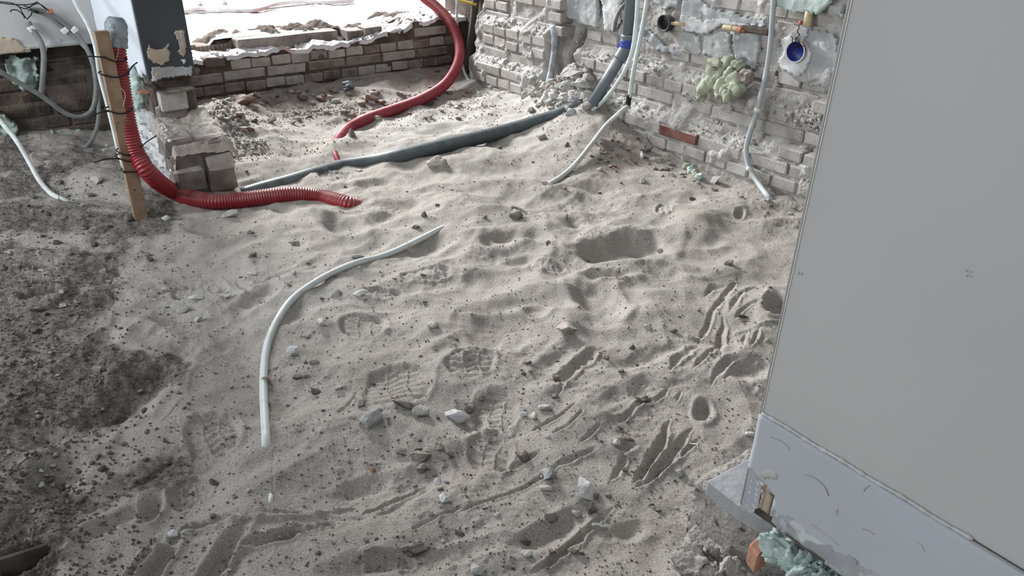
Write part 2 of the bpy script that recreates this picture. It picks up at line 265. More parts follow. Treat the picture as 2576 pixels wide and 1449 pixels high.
M['stone_sand'] = mat('sandy_stone', (.28, .25, .22), 1., (.36, .325, .29), 40, .8, 180, rnd=.15, bdist=.004, dust=(.40, .36, .32))
M['stone_dark'] = mat('dark_stone', (.085, .076, .069), .95, (.15, .135, .12), 40, .7, 160, rnd=.25, bdist=.004)
M['stone_earth'] = mat('earth_clod', (.13, .112, .095), 1., (.20, .175, .15), 50, 1., 160, rnd=.2, bdist=.006, dust=(.30, .27, .24))
M['stone_white'] = mat('white_plaster_stone', (.53, .53, .52), .95, (.42, .42, .41), 50, .5, 160, bdist=.003, rnd=.08)
M['stone_pale'] = mat('pale_mortar_stone', (.44, .43, .40), 1., (.36, .345, .32), 50, .8, 160, rnd=.1, bdist=.005)
M['stone_grey'] = mat('blue_grey_stone', (.33, .335, .32), .95, (.26, .265, .255), 50, .7, 160, bdist=.004)
M['stone_brown'] = mat('brick_shard', (.20, .115, .085), .95, (.27, .19, .15), 40, .6, 160, rnd=.2, dust=(.38, .33, .3), bdist=.004)
M['leaf'] = mat('dry_leaf', (.28, .17, .09), .8)
M['outfloor'] = mat('outdoor_sand', (.70, .66, .66), .95, (.80, .78, .79), 5, .5, 60, bdist=.01, speck=((.62, .46, .44), 4, .62))
def sand_material():
    m = bpy.data.materials.new('sand_and_soil'); m.use_nodes = True; nt = m.node_tree; N = nt.nodes; L = nt.links; b = N['Principled BSDF']
    b.inputs['Roughness'].default_value = 1; b.inputs['Specular IOR Level'].default_value = .12
    geo = N.new('ShaderNodeNewGeometry')
    def noise(sc, det=4, r=.55):
        n = N.new('ShaderNodeTexNoise'); n.inputs['Scale'].default_value = sc; n.inputs['Detail'].default_value = det; n.inputs['Roughness'].default_value = r; L.new(geo.outputs['Position'], n.inputs['Vector']); return n.outputs['Fac']
    def rng(src, a, c, lo=0., hi=1.):
        r = N.new('ShaderNodeMapRange'); L.new(src, r.inputs['Value']); r.inputs['From Min'].default_value = a; r.inputs['From Max'].default_value = c; r.inputs['To Min'].default_value = lo; r.inputs['To Max'].default_value = hi; return r.outputs['Result']
    def attr(n):
        a = N.new('ShaderNodeAttribute'); a.attribute_name = n; return a.outputs['Fac']
    def math_(op, a, c):
        x = N.new('ShaderNodeMath'); x.operation = op
        for i, v in enumerate((a, c)):
            if isinstance(v, (int, float)): x.inputs[i].default_value = v
            else: L.new(v, x.inputs[i])
        return x.outputs[0]
    def mix(f, a, bc):
        x = N.new('ShaderNodeMix'); x.data_type = 'RGBA'; L.new(f, x.inputs['Factor'])
        for s, v in (('A', a), ('B', bc)):
            if isinstance(v, tuple): x.inputs[s].default_value = (*v, 1)
            else: L.new(v, x.inputs[s])
        return x.outputs['Result']
    c = mix(rng(noise(5, 5), .35, .65), (.335, .308, .275), (.40, .373, .338))
    c = mix(rng(noise(300, 2), .35, .70), c, (.25, .222, .195))
    c = mix(math_('MULTIPLY', rng(noise(520, 1), .60, .70), .7), c, (.58, .56, .53))
    c = mix(math_('MULTIPLY', rng(noise(170, 2), .655, .69), .8), c, (.11, .095, .08))
    c = mix(math_('MULTIPLY', attr('pale'), rng(noise(18, 4), .3, .65, .2, .75)), c, (.53, .52, .49))
    c = mix(math_('MULTIPLY', attr('red'), rng(noise(20, 4), .35, .7, .15, .8)), c, (.21, .145, .125))  # red-brown dust, set darker for the low wall's shade
    sc = mix(rng(noise(70, 4), .38, .6), (.068, .059, .052), (.165, .148, .133))
    sc = mix(rng(noise(260, 2), .6, .7), sc, (.38, .35, .32))
    sf = math_('ADD', attr('soil'), math_('MULTIPLY', math_('SUBTRACT', noise(22, 6, .7), .5), 1.5))
    c = mix(rng(sf, .35, .75, 0., .93), c, sc)
    L.new(c, b.inputs['Base Color'])
    h = math_('ADD', math_('MULTIPLY', noise(420, 3, .7), .35), noise(150, 4, .7))
    bp = N.new('ShaderNodeBump'); bp.inputs['Strength'].default_value = .75; bp.inputs['Distance'].default_value = .0042; L.new(h, bp.inputs['Height']); L.new(bp.outputs[0], b.inputs['Normal'])
    return m
M['sand'] = sand_material()
# ------------------------------------------------------------------ object helpers
def link(name, me, mt=None, parent=None, smooth=True):
    o = bpy.data.objects.new(name, me); COL.objects.link(o)
    if mt is not None and not me.materials: me.materials.append(M[mt] if isinstance(mt, str) else mt)
    if parent: o.parent = parent
    if smooth and me.polygons: me.polygons.foreach_set('use_smooth', [True]*len(me.polygons))
    return o
def tag(o, label=None, cat=None, group=None, kind=None):
    for k, v in (('label', label), ('category', cat), ('group', group), ('kind', kind)):
        if v: o[k] = v
    return o
def mesh(name, vs, fs):
    me = bpy.data.meshes.new(name); me.from_pydata([tuple(map(float, v)) for v in vs], [], fs); me.update(); return me
def empty(name, loc, label=None, cat=None, group=None, kind=None, rot=0.):
    o = bpy.data.objects.new(name, None); COL.objects.link(o); o.location = loc; o.rotation_euler[2] = rot; o.empty_display_size = .02
    o.matrix_world = Matrix.Translation(Vector(loc))@Matrix.Rotation(rot, 4, 'Z'); return tag(o, label, cat, group, kind)
def setpar(o, p):
    o.parent = p; o.matrix_parent_inverse = p.matrix_world.inverted(); return o
def gridmesh(name, V, nr, nc, attrs=None):
    me = bpy.data.meshes.new(name); n = nr*nc; me.vertices.add(n); me.vertices.foreach_set('co', V.reshape(-1).astype(np.float32))
    i = np.arange((nr-1)*(nc-1)); a = (i//(nc-1))*nc+i % (nc-1); q = np.stack([a, a+1, a+nc+1, a+nc], 1).astype(np.int32)
    me.loops.add(q.size); me.loops.foreach_set('vertex_index', q.reshape(-1)); me.polygons.add(len(q)); me.polygons.foreach_set('loop_start', (np.arange(len(q))*4).astype(np.int32))
    me.polygons.foreach_set('loop_total', np.full(len(q), 4, np.int32)); me.polygons.foreach_set('use_smooth', np.ones(len(q), bool))
    for k, v in (attrs or {}).items():
        at = me.attributes.new(k, 'FLOAT', 'POINT'); at.data.foreach_set('value', v.reshape(-1).astype(np.float32))
    me.update(calc_edges=True); return me
def spline(pts, n):
    pts = [np.asarray(p, float) for p in pts]
    if len(pts) == 2: return [pts[0]+(pts[1]-pts[0])*t for t in np.linspace(0, 1, n)]
    Q = [2*pts[0]-pts[1]]+pts+[2*pts[-1]-pts[-2]]; out = []
    L = np.cumsum([0]+[np.linalg.norm(b-a) for a, b in zip(pts[:-1], pts[1:])])
    for s in np.linspace(0, L[-1], n):
        i = min(int(np.searchsorted(L, s, 'right'))-1, len(pts)-2); t = (s-L[i])/(L[i+1]-L[i]); p0, p1, p2, p3 = Q[i:i+4]
        out.append(.5*((2*p1)+(-p0+p2)*t+(2*p0-5*p1+4*p2-p3)*t*t+(-p0+3*p1-3*p2+p3)*t**3))
    o_ = np.array(out); d_ = np.concatenate([[0], np.cumsum(np.linalg.norm(np.diff(o_, axis=0), axis=1))]); s_ = np.linspace(0, d_[-1], n)
    return list(np.stack([np.interp(s_, d_, o_[:, k]) for k in range(3)], 1))
def tube_mesh(name, pts, rad, seg=14, n=60, radf=None, hollow=0., deep=2.2):
    C_ = spline(pts, n) if n else [np.asarray(p, float) for p in pts]; n = len(C_); vs = []; fs = []
    T = [C_[min(i+1, n-1)]-C_[max(i-1, 0)] for i in range(n)]; T = [t/np.linalg.norm(t) for t in T]
    u = np.cross(T[0], [0, 0, 1.]); u = u if np.linalg.norm(u) > .05 else np.array([1., 0, 0]); u /= np.linalg.norm(u)
    for i in range(n):
        u = u-T[i]*(u@T[i]); u /= np.linalg.norm(u); v = np.cross(T[i], u); rr = rad*(radf(i, n) if radf else 1)
        for k in range(seg):
            a = 2*math.pi*k/seg; vs.append(C_[i]+u*rr*math.cos(a)+v*rr*math.sin(a))
    for i in range(n-1):
        for k in range(seg): k2 = (k+1) % seg; fs.append((i*seg+k, i*seg+k2, (i+1)*seg+k2, (i+1)*seg+k))
    for base, ti, flip in ((0, 0, True), ((n-1)*seg, n-1, False)):
        if hollow:
            c0 = len(vs); cc = C_[ti]; inn = T[ti]*(-1 if not flip else 1)*rad*deep
            for k in range(seg): vs.append(cc+(vs[base+k]-cc)*hollow)
            for k in range(seg): vs.append(cc+(vs[base+k]-cc)*hollow+inn)
            for k in range(seg):
                k2 = (k+1) % seg; fs.append((base+k, c0+k, c0+k2, base+k2)); fs.append((c0+k, c0+seg+k, c0+seg+k2, c0+k2))
            fs.append(tuple(c0+seg+k for k in range(seg)))
        else: fs.append(tuple(base+k for k in range(seg)))
    me = mesh(name, vs, fs)
    bm = bmesh.new(); bm.from_mesh(me); bmesh.ops.recalc_face_normals(bm, faces=bm.faces); bm.to_mesh(me); bm.free()
    me.shade_smooth() if hasattr(me, 'shade_smooth') else None
    return me
def tube(name, pts, rad, mt, parent=None, **k):
    o = link(name, tube_mesh(name, pts, rad, **k), mt)
    if parent is not None: setpar(o, parent)
    return o
def corrugated(name, pts, rad, pitch, mt, parent=None, seg=22, length=None):
    pts_ = [np.asarray(p, float) for p in pts]; L = sum(np.linalg.norm(b-a) for a, b in zip(pts_[:-1], pts_[1:])); n = int(L/pitch*4)
    prof = [1.0, 1.0, .885, .885]
    me = tube_mesh(name, pts_, rad, seg=seg, n=n, radf=lambda i, n: prof[i % 4]); o = link(name, me, mt, smooth=False)
    if parent is not None: setpar(o, parent)
    return o
def box_mesh(name, sx, sy, sz, bev=.004, jit=.0, seed=0, sub=0, noisef=0.):
    bm = bmesh.new(); bmesh.ops.create_cube(bm, size=1)
    for v in bm.verts: v.co.x *= sx; v.co.y *= sy; v.co.z *= sz
    if bev: bmesh.ops.bevel(bm, geom=bm.edges[:], offset=bev, segments=1, affect='EDGES')
    if sub: bmesh.ops.subdivide_edges(bm, edges=bm.edges[:], cuts=sub, use_grid_fill=True)
    rd = random.Random(seed)
    for v in bm.verts:
        v.co += Vector((rd.uniform(-jit, jit), rd.uniform(-jit, jit), rd.uniform(-jit, jit)))
    me = bpy.data.meshes.new(name); bm.to_mesh(me); bm.free(); return me
def put(name, me, mt, loc, rz=0., parent=None, rx=0., ry=0., smooth=False):
    o = link(name, me, mt, smooth=smooth); o.matrix_world = Matrix.Translation(Vector(loc))@Euler((rx, ry, rz)).to_matrix().to_4x4()
    if parent is not None:
        mw = o.matrix_world.copy(); o.parent = parent; o.matrix_parent_inverse = parent.matrix_world.inverted(); o.matrix_world = mw
    return o
_rock = {}
def rock_mesh(var, mt, style='chunk', lod=2):
    key = (var, mt, style, lod)
    if key in _rock: return _rock[key]
    rd = random.Random(var*31+7); bm = bmesh.new(); bmesh.ops.create_icosphere(bm, subdivisions=lod, radius=.5)
    cuts = [(Vector((rd.gauss(0, 1), rd.gauss(0, 1), rd.gauss(0, 1))).normalized(), rd.uniform(.17, .36)) for _ in range(12 if style != 'clod' else 5)]
    for v in bm.verts:
        for n, d in cuts:
            t = v.co.dot(n)-d
            if t > 0: v.co -= n*t
        k = 1.0
        if style == 'clod': k = 1+.30*float(fbm(np.array([v.co.x*3+var]), np.array([v.co.y*3+v.co.z*2.3]), 1., 3)[0])
        else: k = 1+rd.uniform(-.03, .03)
        v.co *= k
    if style == 'clod' and lod > 2:
        for v in bm.verts: v.co *= 1+.16*float(fbm(np.array([v.co.x*9+var]), np.array([v.co.y*9+v.co.z*7]), 1., 2)[0])
    for ax_ in range(3):
        lo_ = min(v.co[ax_] for v in bm.verts); hi_ = max(v.co[ax_] for v in bm.verts)
        for v in bm.verts: v.co[ax_] = (v.co[ax_]-lo_)/(hi_-lo_)-.5
    me = bpy.data.meshes.new('rock'); bm.to_mesh(me); bm.free()
    if style == 'clod': me.polygons.foreach_set('use_smooth', [True]*len(me.polygons))
    _rock[key] = me; return me
def rock(px, py, wpx, hpx, mt, label=None, group=None, style='chunk', name='stone', cat='stone', flat=.75, var=None, lod=2, sink=.25, rz=None, parent=None, kindtag=None, tilt=.25):
    p = hit(px, py+hpx*.2)
    if er(p)[0] > -.045 and er(p)[1] < 2.05 and er(p)[1] > 0: p = at_e(px, py+hpx*.2, -.05)
    D = (p-CP)@fw; s = D/F; w_ = wpx*s; var = random.randrange(14) if var is None else var
    hh = hpx*s; zz = hh*flat*1.1; yy = max(hh*1.15, w_*.55)
    o = link(name, rock_mesh(var, mt, style, lod), mt, smooth=False)
    rz = random.uniform(-.4, .4)+(math.pi if random.random() < .5 else 0) if rz is None else rz
    sc = (w_*1.05, yy*.95, zz*1.15)
    o.location = (p[0], p[1], max(ground(p[0], p[1]), p[2]-.02 if er(p)[0] > -.06 else -9)+zz*(.5-sink)); o.rotation_euler = (random.uniform(-tilt, tilt), random.uniform(-tilt, tilt), rz); o.scale = sc
    if parent is None: tag(o, label, cat, group)
    return o
# ------------------------------------------------------------------ ground
V = np.stack([GXX, GYY, GH], -1)
er_e = (GXX-A0[0])*ev[0]+(GYY-A0[1])*ev[1]; er_r = (GXX-A0[0])*dv[0]+(GYY-A0[1])*dv[1]
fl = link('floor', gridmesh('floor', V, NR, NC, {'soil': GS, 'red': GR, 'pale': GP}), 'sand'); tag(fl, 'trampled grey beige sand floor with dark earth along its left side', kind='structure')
# outdoor ground beyond the low wall
n1, n2 = 130, 160
ee, rr = np.meshgrid(np.linspace(-4.5, 3.5, n2), 2.535+6*np.linspace(0, 1, n1)**1.6)
wx = A0[0]+ev[0]*ee+dv[0]*rr; wy = A0[1]+ev[1]*ee+dv[1]*rr
_tp = np.interp(ee, [-1.9, -1.25, -.6, -.35, -.2, .16], [.20, .238, .24, .262, .31, .315])+.012; _k = sstep(-1.28, -1.22, ee)*sstep(-.60, -.66, ee); _tp = _tp*(1-_k)+.298*_k
wz = _tp+(.315-_tp)*sstep(2.55, 3.0, rr)+(fbm(wx, wy, .5, 4, 3.)*.012+fbm(wx, wy, .06, 3, 1.)*.006+lumps(wx, wy, .08, .2, 4)*.2)*sstep(2.5, 2.7, rr)+.02*(rr-2.6)
fo = link('floor_outside', gridmesh('floor_outside', np.stack([wx, wy, wz], -1), n1, n2), 'outfloor'); tag(fo, 'bright dusty outdoor ground beyond the low brick wall', kind='structure')
# ------------------------------------------------------------------ walls: helpers
BR = ROT; BRr = ROT+math.pi/2
def bricks_var(L, n, seed, bev=.0045, jit=.0022): return [box_mesh('brick', L, .10, .0435, bev, jit, seed+i) for i in range(n)]
HEAD = bricks_var(.0965, 7, 10); STR = bricks_var(.2005, 7, 40)
_cp = {}
def mcopy(me, mt):
    k = (me.name, mt)
    if k not in _cp: c = me.copy(); c.materials.clear(); c.materials.append(M[mt]); _cp[k] = c
    return _cp[k]
def brick(parent, c, length, along, mt, tilt=.012):
    me = mcopy(random.choice(HEAD if length < .15 else STR), mt)
    o = put('brick', me, None, c, (BR if along == 'e' else BRr)+random.choice((0, math.pi))+random.uniform(-tilt, tilt), parent, ry=random.uniform(-tilt, tilt)*.6)
    return o
def inpoly(x, y, poly):
    ins = np.zeros(x.shape, bool); n = len(poly)
    for i in range(n):
        (x0, y0), (x1, y1) = poly[i], poly[(i+1) % n]; c = ((y0 > y) != (y1 > y)); xx = (x1-x0)*(y-y0)/((y1-y0) if y1 != y0 else 1e-9)+x0; ins ^= c & (x < xx)
    return ins
def patch(name, poly, to3, mt, parent, th=.006, rough=.002, res=.006, edge=.006, sc=.05, back=.02):
    """irregular plaster skin: poly in wall coordinates (a,b); to3(a,b,out)->world"""
    pa = np.array(poly); lo = pa.min(0)-edge*2; hi = pa.max(0)+edge*2; na = max(3, int((hi[0]-lo[0])/res)); nb = max(3, int((hi[1]-lo[1])/res))
    a, b = np.meshgrid(np.linspace(lo[0], hi[0], na), np.linspace(lo[1], hi[1], nb))
    wa = a+fbm(a, b, .10, 2, lo[0])*edge*1.6+fbm(a, b, .018, 2, 3.)*edge*.7; wb = b+fbm(a, b, .10, 2, lo[1]+9)*edge*1.6+fbm(a, b, .018, 2, 8.)*edge*.7; ins = inpoly(wa, wb, poly)
    idx = -np.ones(a.shape, int); q = ins[:-1, :-1] & ins[1:, :-1] & ins[:-1, 1:] & ins[1:, 1:]
    vs = []; fs = []
    out = th+fbm(a, b, sc, 4, 3.)*rough
    def vid(i, j):
        if idx[i, j] < 0: idx[i, j] = len(vs); vs.append(to3(a[i, j], b[i, j], out[i, j]))
        return idx[i, j]
    I, J = np.where(q)
    for i, j in zip(I, J): fs.append((vid(i, j), vid(i, j+1), vid(i+1, j+1), vid(i+1, j)))
    if not fs: return None
    me = mesh(name, vs, fs); bm = bmesh.new(); bm.from_mesh(me); be = [e_ for e_ in bm.edges if e_.is_boundary]
    g = bmesh.ops.extrude_edge_only(bm, edges=be)['geom']; n = to3(0, 0, 0)-to3(0, 0, 1); bk = Vector(n/np.linalg.norm(n))*back
    for v in g:
        if isinstance(v, bmesh.types.BMVert): v.co += bk
    bmesh.ops.recalc_face_normals(bm, faces=bm.faces); bm.to_mesh(me); bm.free(); o = link(name, me, mt, smooth=True)
    if parent is not None: setpar(o, parent)
    return o
# ------------------------------------------------------------------ right wall
WR = empty('wall_right', P(0, 0, 0), 'dusty old wall of pale bricks with stepped rubble ledges', kind='structure', rot=ROT)
def off_right(r, z):
    q = sstep(1.44, 1.50, r); zz = z+fbm(r, z, .12, 3, 6.)*.012
    R_ = -.06*sstep(.116, .178, zz)-.06*sstep(.284, .352, zz); L_ = .05*(1-sstep(.152, .205, zz))-.05*sstep(.345, .40, zz)
    return R_*(1-q)+L_*q
def ledge_w(r, z):
    q = sstep(1.44, 1.50, r); g = lambda c, w: np.exp(-((z-c)/w)**2)
    return (g(.146, .026)+g(.318, .03))*(1-q)+(g(.178, .028)+g(.372, .028))*q
na, nb = 560, 230
ra, za = np.meshgrid(np.linspace(-.9, 2.075, na), np.linspace(-.12, 1.05, nb))
led = ledge_w(ra, za)
o_ = off_right(ra, za)-.010+-.001+fbm(ra, za, .05, 4, 2.)*.005+np.maximum(fbm(ra, za, .13, 3, 8.)-.22, 0)*.03+led*(lumps(ra, za, .03, .7, 3)*.75+lumps(ra, za, .014, .8, 8)*.7+fbm(ra, za, .04, 3)*.008)
ch = np.exp(-((ra-1.368)/.018)**2)*sstep(.03, .1, za)*(1-sstep(.36, .42, za)); o_ = o_-ch*.10
up_ = sstep(.40, .46, za); o_ = o_+up_*(fbm(ra, za, .1, 4, 31.)*.009+.001)
Vw = A0[None, None, :]-ev*o_[..., None]+dv*ra[..., None]; Vw[..., 2] = za
o = link('mortar_backing', gridmesh('mortar_backing', Vw[:, ::-1], nb, na), 'mortar'); setpar(o, WR)
# end return of the wall into the recess
o = put('wall_core', box_mesh('wall_core', .5, .40, 1.2, .0), 'mortardark', P(.37, 1.85, .48), BR, WR)
NOBR = [(1.345, 1.40, 0, .40), (.90, 1.02, .34, .47)]
for k in range(18):
    z = .018+.0565*k+.0218
    for sec in (0, 1):
        lo, hi = (-.75, 1.35) if sec == 0 else (1.41, 2.07)
        header = (k % 2 == 0) if sec == 0 else k in (1, 4, 5, 7, 9, 11)
        zz = z-(.015 if sec == 1 and k < 3 else 0)
        if k in (2, 8) and sec == 1 and k == 2: header = False
        st = .105 if header else .2095; ph = (.040 if header else .088) if sec == 0 else (1.70-.105*3 if header else 1.572)
        if k >= 6: ph += random.uniform(0, .1)
        j0 = int(math.floor((lo-ph)/st))
        for j in range(j0, j0+40):
            c = ph+st*(j+.5); a, b = c-st/2, c+st/2
            if a < lo-.01 or b > hi+.02: continue
            if any(a < n[1] and b > n[0] and n[2] < zz < n[3] for n in NOBR): continue
            if k >= 7 and random.random() < .12: continue
            of = float(off_right(np.array([c]), np.array([zz]))[0]); of = round(of/.05 if sec else of/.06)*(.05 if sec else .06)
            mt = 'brickred' if (k == 1 and .50 < c < .72) else 'brick'
            out = of+random.uniform(-.004, .003)
            if k >= 9: out -= .004
            brick(WR, P(.05-out, c, zz+random.uniform(-.002, .002)), .0965 if header else .2005, 'r', mt)
def TR(off): return lambda a, b, o: P(-(off+o), a, b)
def wpoly(px, off):
    out = []
    for x, y in px:
        p = at_e(x, y, -off); out.append((er(p)[1], p[2]))
    return out
UO = -.125
for pl, mt, th, rg in [
 ([(1725, 82), (1768, 84), (1771, 140), (1726, 128)], 'plaster', .012, .004), ([(1773, 84), (1846, 84), (1845, 152), (1774, 141)], 'plaster', .014, .004), ([(1849, 84), (1922, 90), (1912, 172), (1880, 172), (1848, 154)], 'plaster', .014, .004),
 ([(1722, 0), (1770, 0), (1830, 30), (1938, 46), (1935, 68), (1860, 62), (1722, 80)], 'plaster', .017, .005), ([(1722, 36), (1780, 40), (1826, 46), (1858, 52), (1920, 58), (1936, 62), (1930, 70), (1850, 66), (1800, 78), (1722, 82)], 'plasterwhite', .021, .004),
 ([(1285, -60), (1395, -60), (1400, 38), (1362, 52), (1330, 28), (1300, 20)], 'plasterwhite', .030, .010), ([(1422, -60), (1518, -60), (1516, 64), (1486, 60), (1452, 50), (1424, 30)], 'plaster', .034, .006), ([(1524, -60), (1572, -60), (1570, 40), (1555, 78), (1528, 70)], 'plasterwhite', .030, .006),
 ([(1640, -40), (1712, -40), (1712, 22), (1680, 18), (1648, 10)], 'plaster', .018, .006),
 ([(2030, 60), (2108, 92), (2116, 150), (2092, 222), (2045, 214), (1995, 195), (1960, 170), (1955, 120)], 'plaster', .012, .003),
 ([(1965, 96), (1990, 84), (2012, 66), (2042, 66), (2050, 86), (2035, 96), (2055, 130), (2040, 178), (2020, 186), (1975, 180), (1960, 160), (1972, 130)], 'plasterwhite', .022, .005),
 ([(1962, -60), (2150, -60), (2090, 18), (2072, 32), (2040, 34), (2000, 26), (1966, 16)], 'plastergreen', .040, .004),
 ([(2092, 4), (2132, 6), (2128, 50), (2090, 34)], 'plaster', .02, .006), ([(1625, 60), (1662, 100), (1716, 128), (1716, 145), (1660, 128), (1618, 100)], 'plaster', .012, .008)]:
    patch('plaster_patch', wpoly(pl, UO), TR(UO), mt, WR, th, rg, .006, .007)
# mortar smears hanging over some of the bricks
for (r_, z_, w_, h_) in [(.62, .235, .10, .03), (.44, .24, .07, .05), (1.05, .25, .10, .03), (1.62, .25, .12, .035), (.0, .05, .07, .08), (.06, .16, .05, .05), (1.12, .20, .14, .05), (.30, .36, .09, .04), (1.80, .25, .08, .04), (.75, .40, .15, .03), (.55, .39, .12, .02), (.1, .40, .1, .03)]:
    of = float(off_right(np.array([r_]), np.array([z_]))[0])
    patch('mortar_smear', [(r_-w_/2, z_-h_/2), (r_+w_/2, z_-h_/3), (r_+w_/3, z_+h_/2), (r_-w_/3, z_+h_/2)], TR(of), 'mortar', WR, .004, .006, .006, .010)
# loose rubble on the ledges, joined (too small to pick apart)
def rubble(name, pts, mt, parent=None, lod=1):
    vs = []; fs = []; rd = random.Random(len(pts))
    base = [rock_mesh(v, 'rubble_tmp', 'chunk', lod) if False else None for v in range(1)]
    bm = bmesh.new(); bmesh.ops.create_icosphere(bm, subdivisions=lod, radius=.5); bv = [v.co.copy() for v in bm.verts]; bf = [[v.index for v in f.verts] for f in bm.faces]; bm.free()
    for (p, s) in pts:
        q = Euler((rd.uniform(0, 6), rd.uniform(0, 6), rd.uniform(0, 6))).to_matrix(); sx, sy, sz = s*rd.uniform(.7, 1.3), s*rd.uniform(.6, 1.1), s*rd.uniform(.45, .9); b0 = len(vs)
        for v in bv: w = q@Vector((v.x*sx*rd.uniform(.75, 1.2), v.y*sy*rd.uniform(.75, 1.2), v.z*sz*rd.uniform(.75, 1.2))); vs.append((p[0]+w.x, p[1]+w.y, p[2]+w.z))
        for f in bf: fs.append([b0+i for i in f])
    o = link(name, mesh(name, vs, fs), mt, smooth=False)
    if parent is not None: setpar(o, parent)
    o['kind'] = 'stuff'; return o
pts = []
for _ in range(520):
    sec = random.random() < .3; r_ = random.uniform(1.5, 2.02) if sec else random.uniform(-.3, 1.42); z_ = random.choice((.168, .365) if sec else (.138, .31))+random.gauss(0, .014)
    if not sec and z_ < .2 and r_ < .05: continue
    of = float(off_right(np.array([r_]), np.array([z_]))[0]); pts.append((P(-of+.004, r_, z_), random.uniform(.005, .018)))
for _ in range(140): r_ = random.gauss(.03, .06); z_ = random.gauss(.275, .015); pts.append((P(.05, r_, z_), random.uniform(.006, .02)))
rubble('ledge_rubble', pts, 'mortar', WR)
# recess beside the wall end
o = put('recess_side', box_mesh('recess_side', .06, .5, 1.3, 0), 'mortardark', P(.16, 2.32, .5), BR, WR)
# ------------------------------------------------------------------ low back wall
WB = empty('wall_back', P(-.8, 2.35, 0), 'low broken wall of pale and brown bricks under a dusty white top', kind='structure', rot=ROT)
nu, nv = 420, 90
ea, ta = np.meshgrid(np.linspace(-1.95, .16, nu), np.linspace(0, 1, nv))
top = np.interp(ea, [-1.9, -1.25, -.6, -.35, -.2, .16], [.20, .238, .24, .262, .31, .315])+fbm(ea, ea*0, .15, 3, 4.)*.010
L1 = .55
z_ = np.where(ta < L1, -.05+(top+.05)*ta/L1, top+.01*sstep(L1, 1, ta)+0)
r_ = np.where(ta < L1, 2.358, 2.358+.36*(ta-L1)/(1-L1))
tp = (ta >= L1)
z_ = z_+tp*(fbm(ea, r_, .12, 4, 5.)*.022+lumps(ea, r_, .05, .6, 7)*.5+lumps(ea, r_, .022, .6, 9)*.6)
# trough cut into the top, as in the photo
tr = sstep(-1.20, -1.14, ea)*sstep(-.60, -.66, ea)*sstep(2.40, 2.415, r_)*(1-sstep(2.50, 2.52, r_+(ea+1.2)*0)); z_ = z_-tr*.035+tp*sstep(2.50, 2.53, r_)*sstep(-1.3, -1.2, ea)*sstep(-.5, -.6, ea)*.045
r_ = r_+np.where(tp, 0, fbm(ea, z_, .06, 3, 3.)*.006)
Vb = A0[None, None, :]+ev*ea[..., None]+dv*r_[..., None]; Vb[..., 2] = z_
o = link('mortar_body', gridmesh('mortar_body', Vb, nv, nu), 'brickbrown' if False else 'mortardark'); setpar(o, WB)
# dusty top layer
pt = patch('dust_layer', [(-1.95, 2.348), (-1.3, 2.352), (-.9, 2.348), (-.3, 2.352), (.16, 2.35), (.16, 2.56), (-1.95, 2.56)], lambda a, b, o_: P(a, b, float(np.interp(a, [-1.9, -1.25, -.6, -.35, -.2, .16], [.20, .238, .24, .262, .31, .315]))+o_
     +float(fbm(np.array([a]), np.array([b]), .12, 4, 5.)[0])*.022+(.012 if b > 2.55 else 0)), 'outfloor', WB, .010, .006, .011, .004, .06)
ROWS = {0: (False, -1.166), 1: (True, -1.166), 2: (False, -1.268), 3: (True, -1.226), 4: (False, -.215)}
for k, (hd, ph) in ROWS.items():
    st = .095*1.06 if hd else .2125; zc = .018+.0565*k+.0218-(.006 if k == 3 else 0)
    for j in range(-5, 20):
        c = ph+st*(j+.5)
        if c-st/2 < -1.78 or c+st/2 > .14 or (k == 4 and c < -.2): continue
        if k == 3 and c < -1.235: continue
        brown = random.random() < .35 or c < -1.2 or (c > -.25 and k < 3)
        brick(WB, P(c, 2.40+random.uniform(-.004, .006), zc+random.uniform(-.003, .003)), .0965 if hd else .2005, 'e', 'brickbrown' if brown else 'brick', .02)
brick(WB, P(-.53, 2.46, .272), .1, 'e', 'brickbrown', .1); brick(WB, P(-.42, 2.465, .28), .1, 'e', 'brickbrown', .1)
ka, kb = at_r(596, 117, 2.47), at_r(846, 82, 2.47)
put('kerb_stone', box_mesh('kerb_stone', er(kb)[0]-er(ka)[0], .10, .06, .004, .0015, 4, 2), 'brickbrown', P((er(ka)[0]+er(kb)[0])/2, 2.50, .266), BR, WB)
for e_, r__, z__, mt in [(-1.30, 2.40, .225, 'brickbrown'), (-1.38, 2.41, .19, 'brickbrown'), (-1.45, 2.4, .215, 'brickbrown')]: brick(WB, P(e_, r__, z__), .1, 'e', mt, .15)
pts = []
for _ in range(420):
    e_ = random.uniform(-1.75, .1); r__ = random.choice([random.uniform(2.37, 2.5), random.uniform(2.56, 2.75)]); t_ = float(np.interp(e_, [-1.9, -1.25, -.6, -.35, -.2, .16], [.20, .238, .24, .262, .31, .315]))
    pts.append((P(e_, r__, t_+.012), random.uniform(.006, .024)*(1.2 if random.random() < .1 else .8)))
rubble('top_rubble', pts, 'stone_pale', WB)
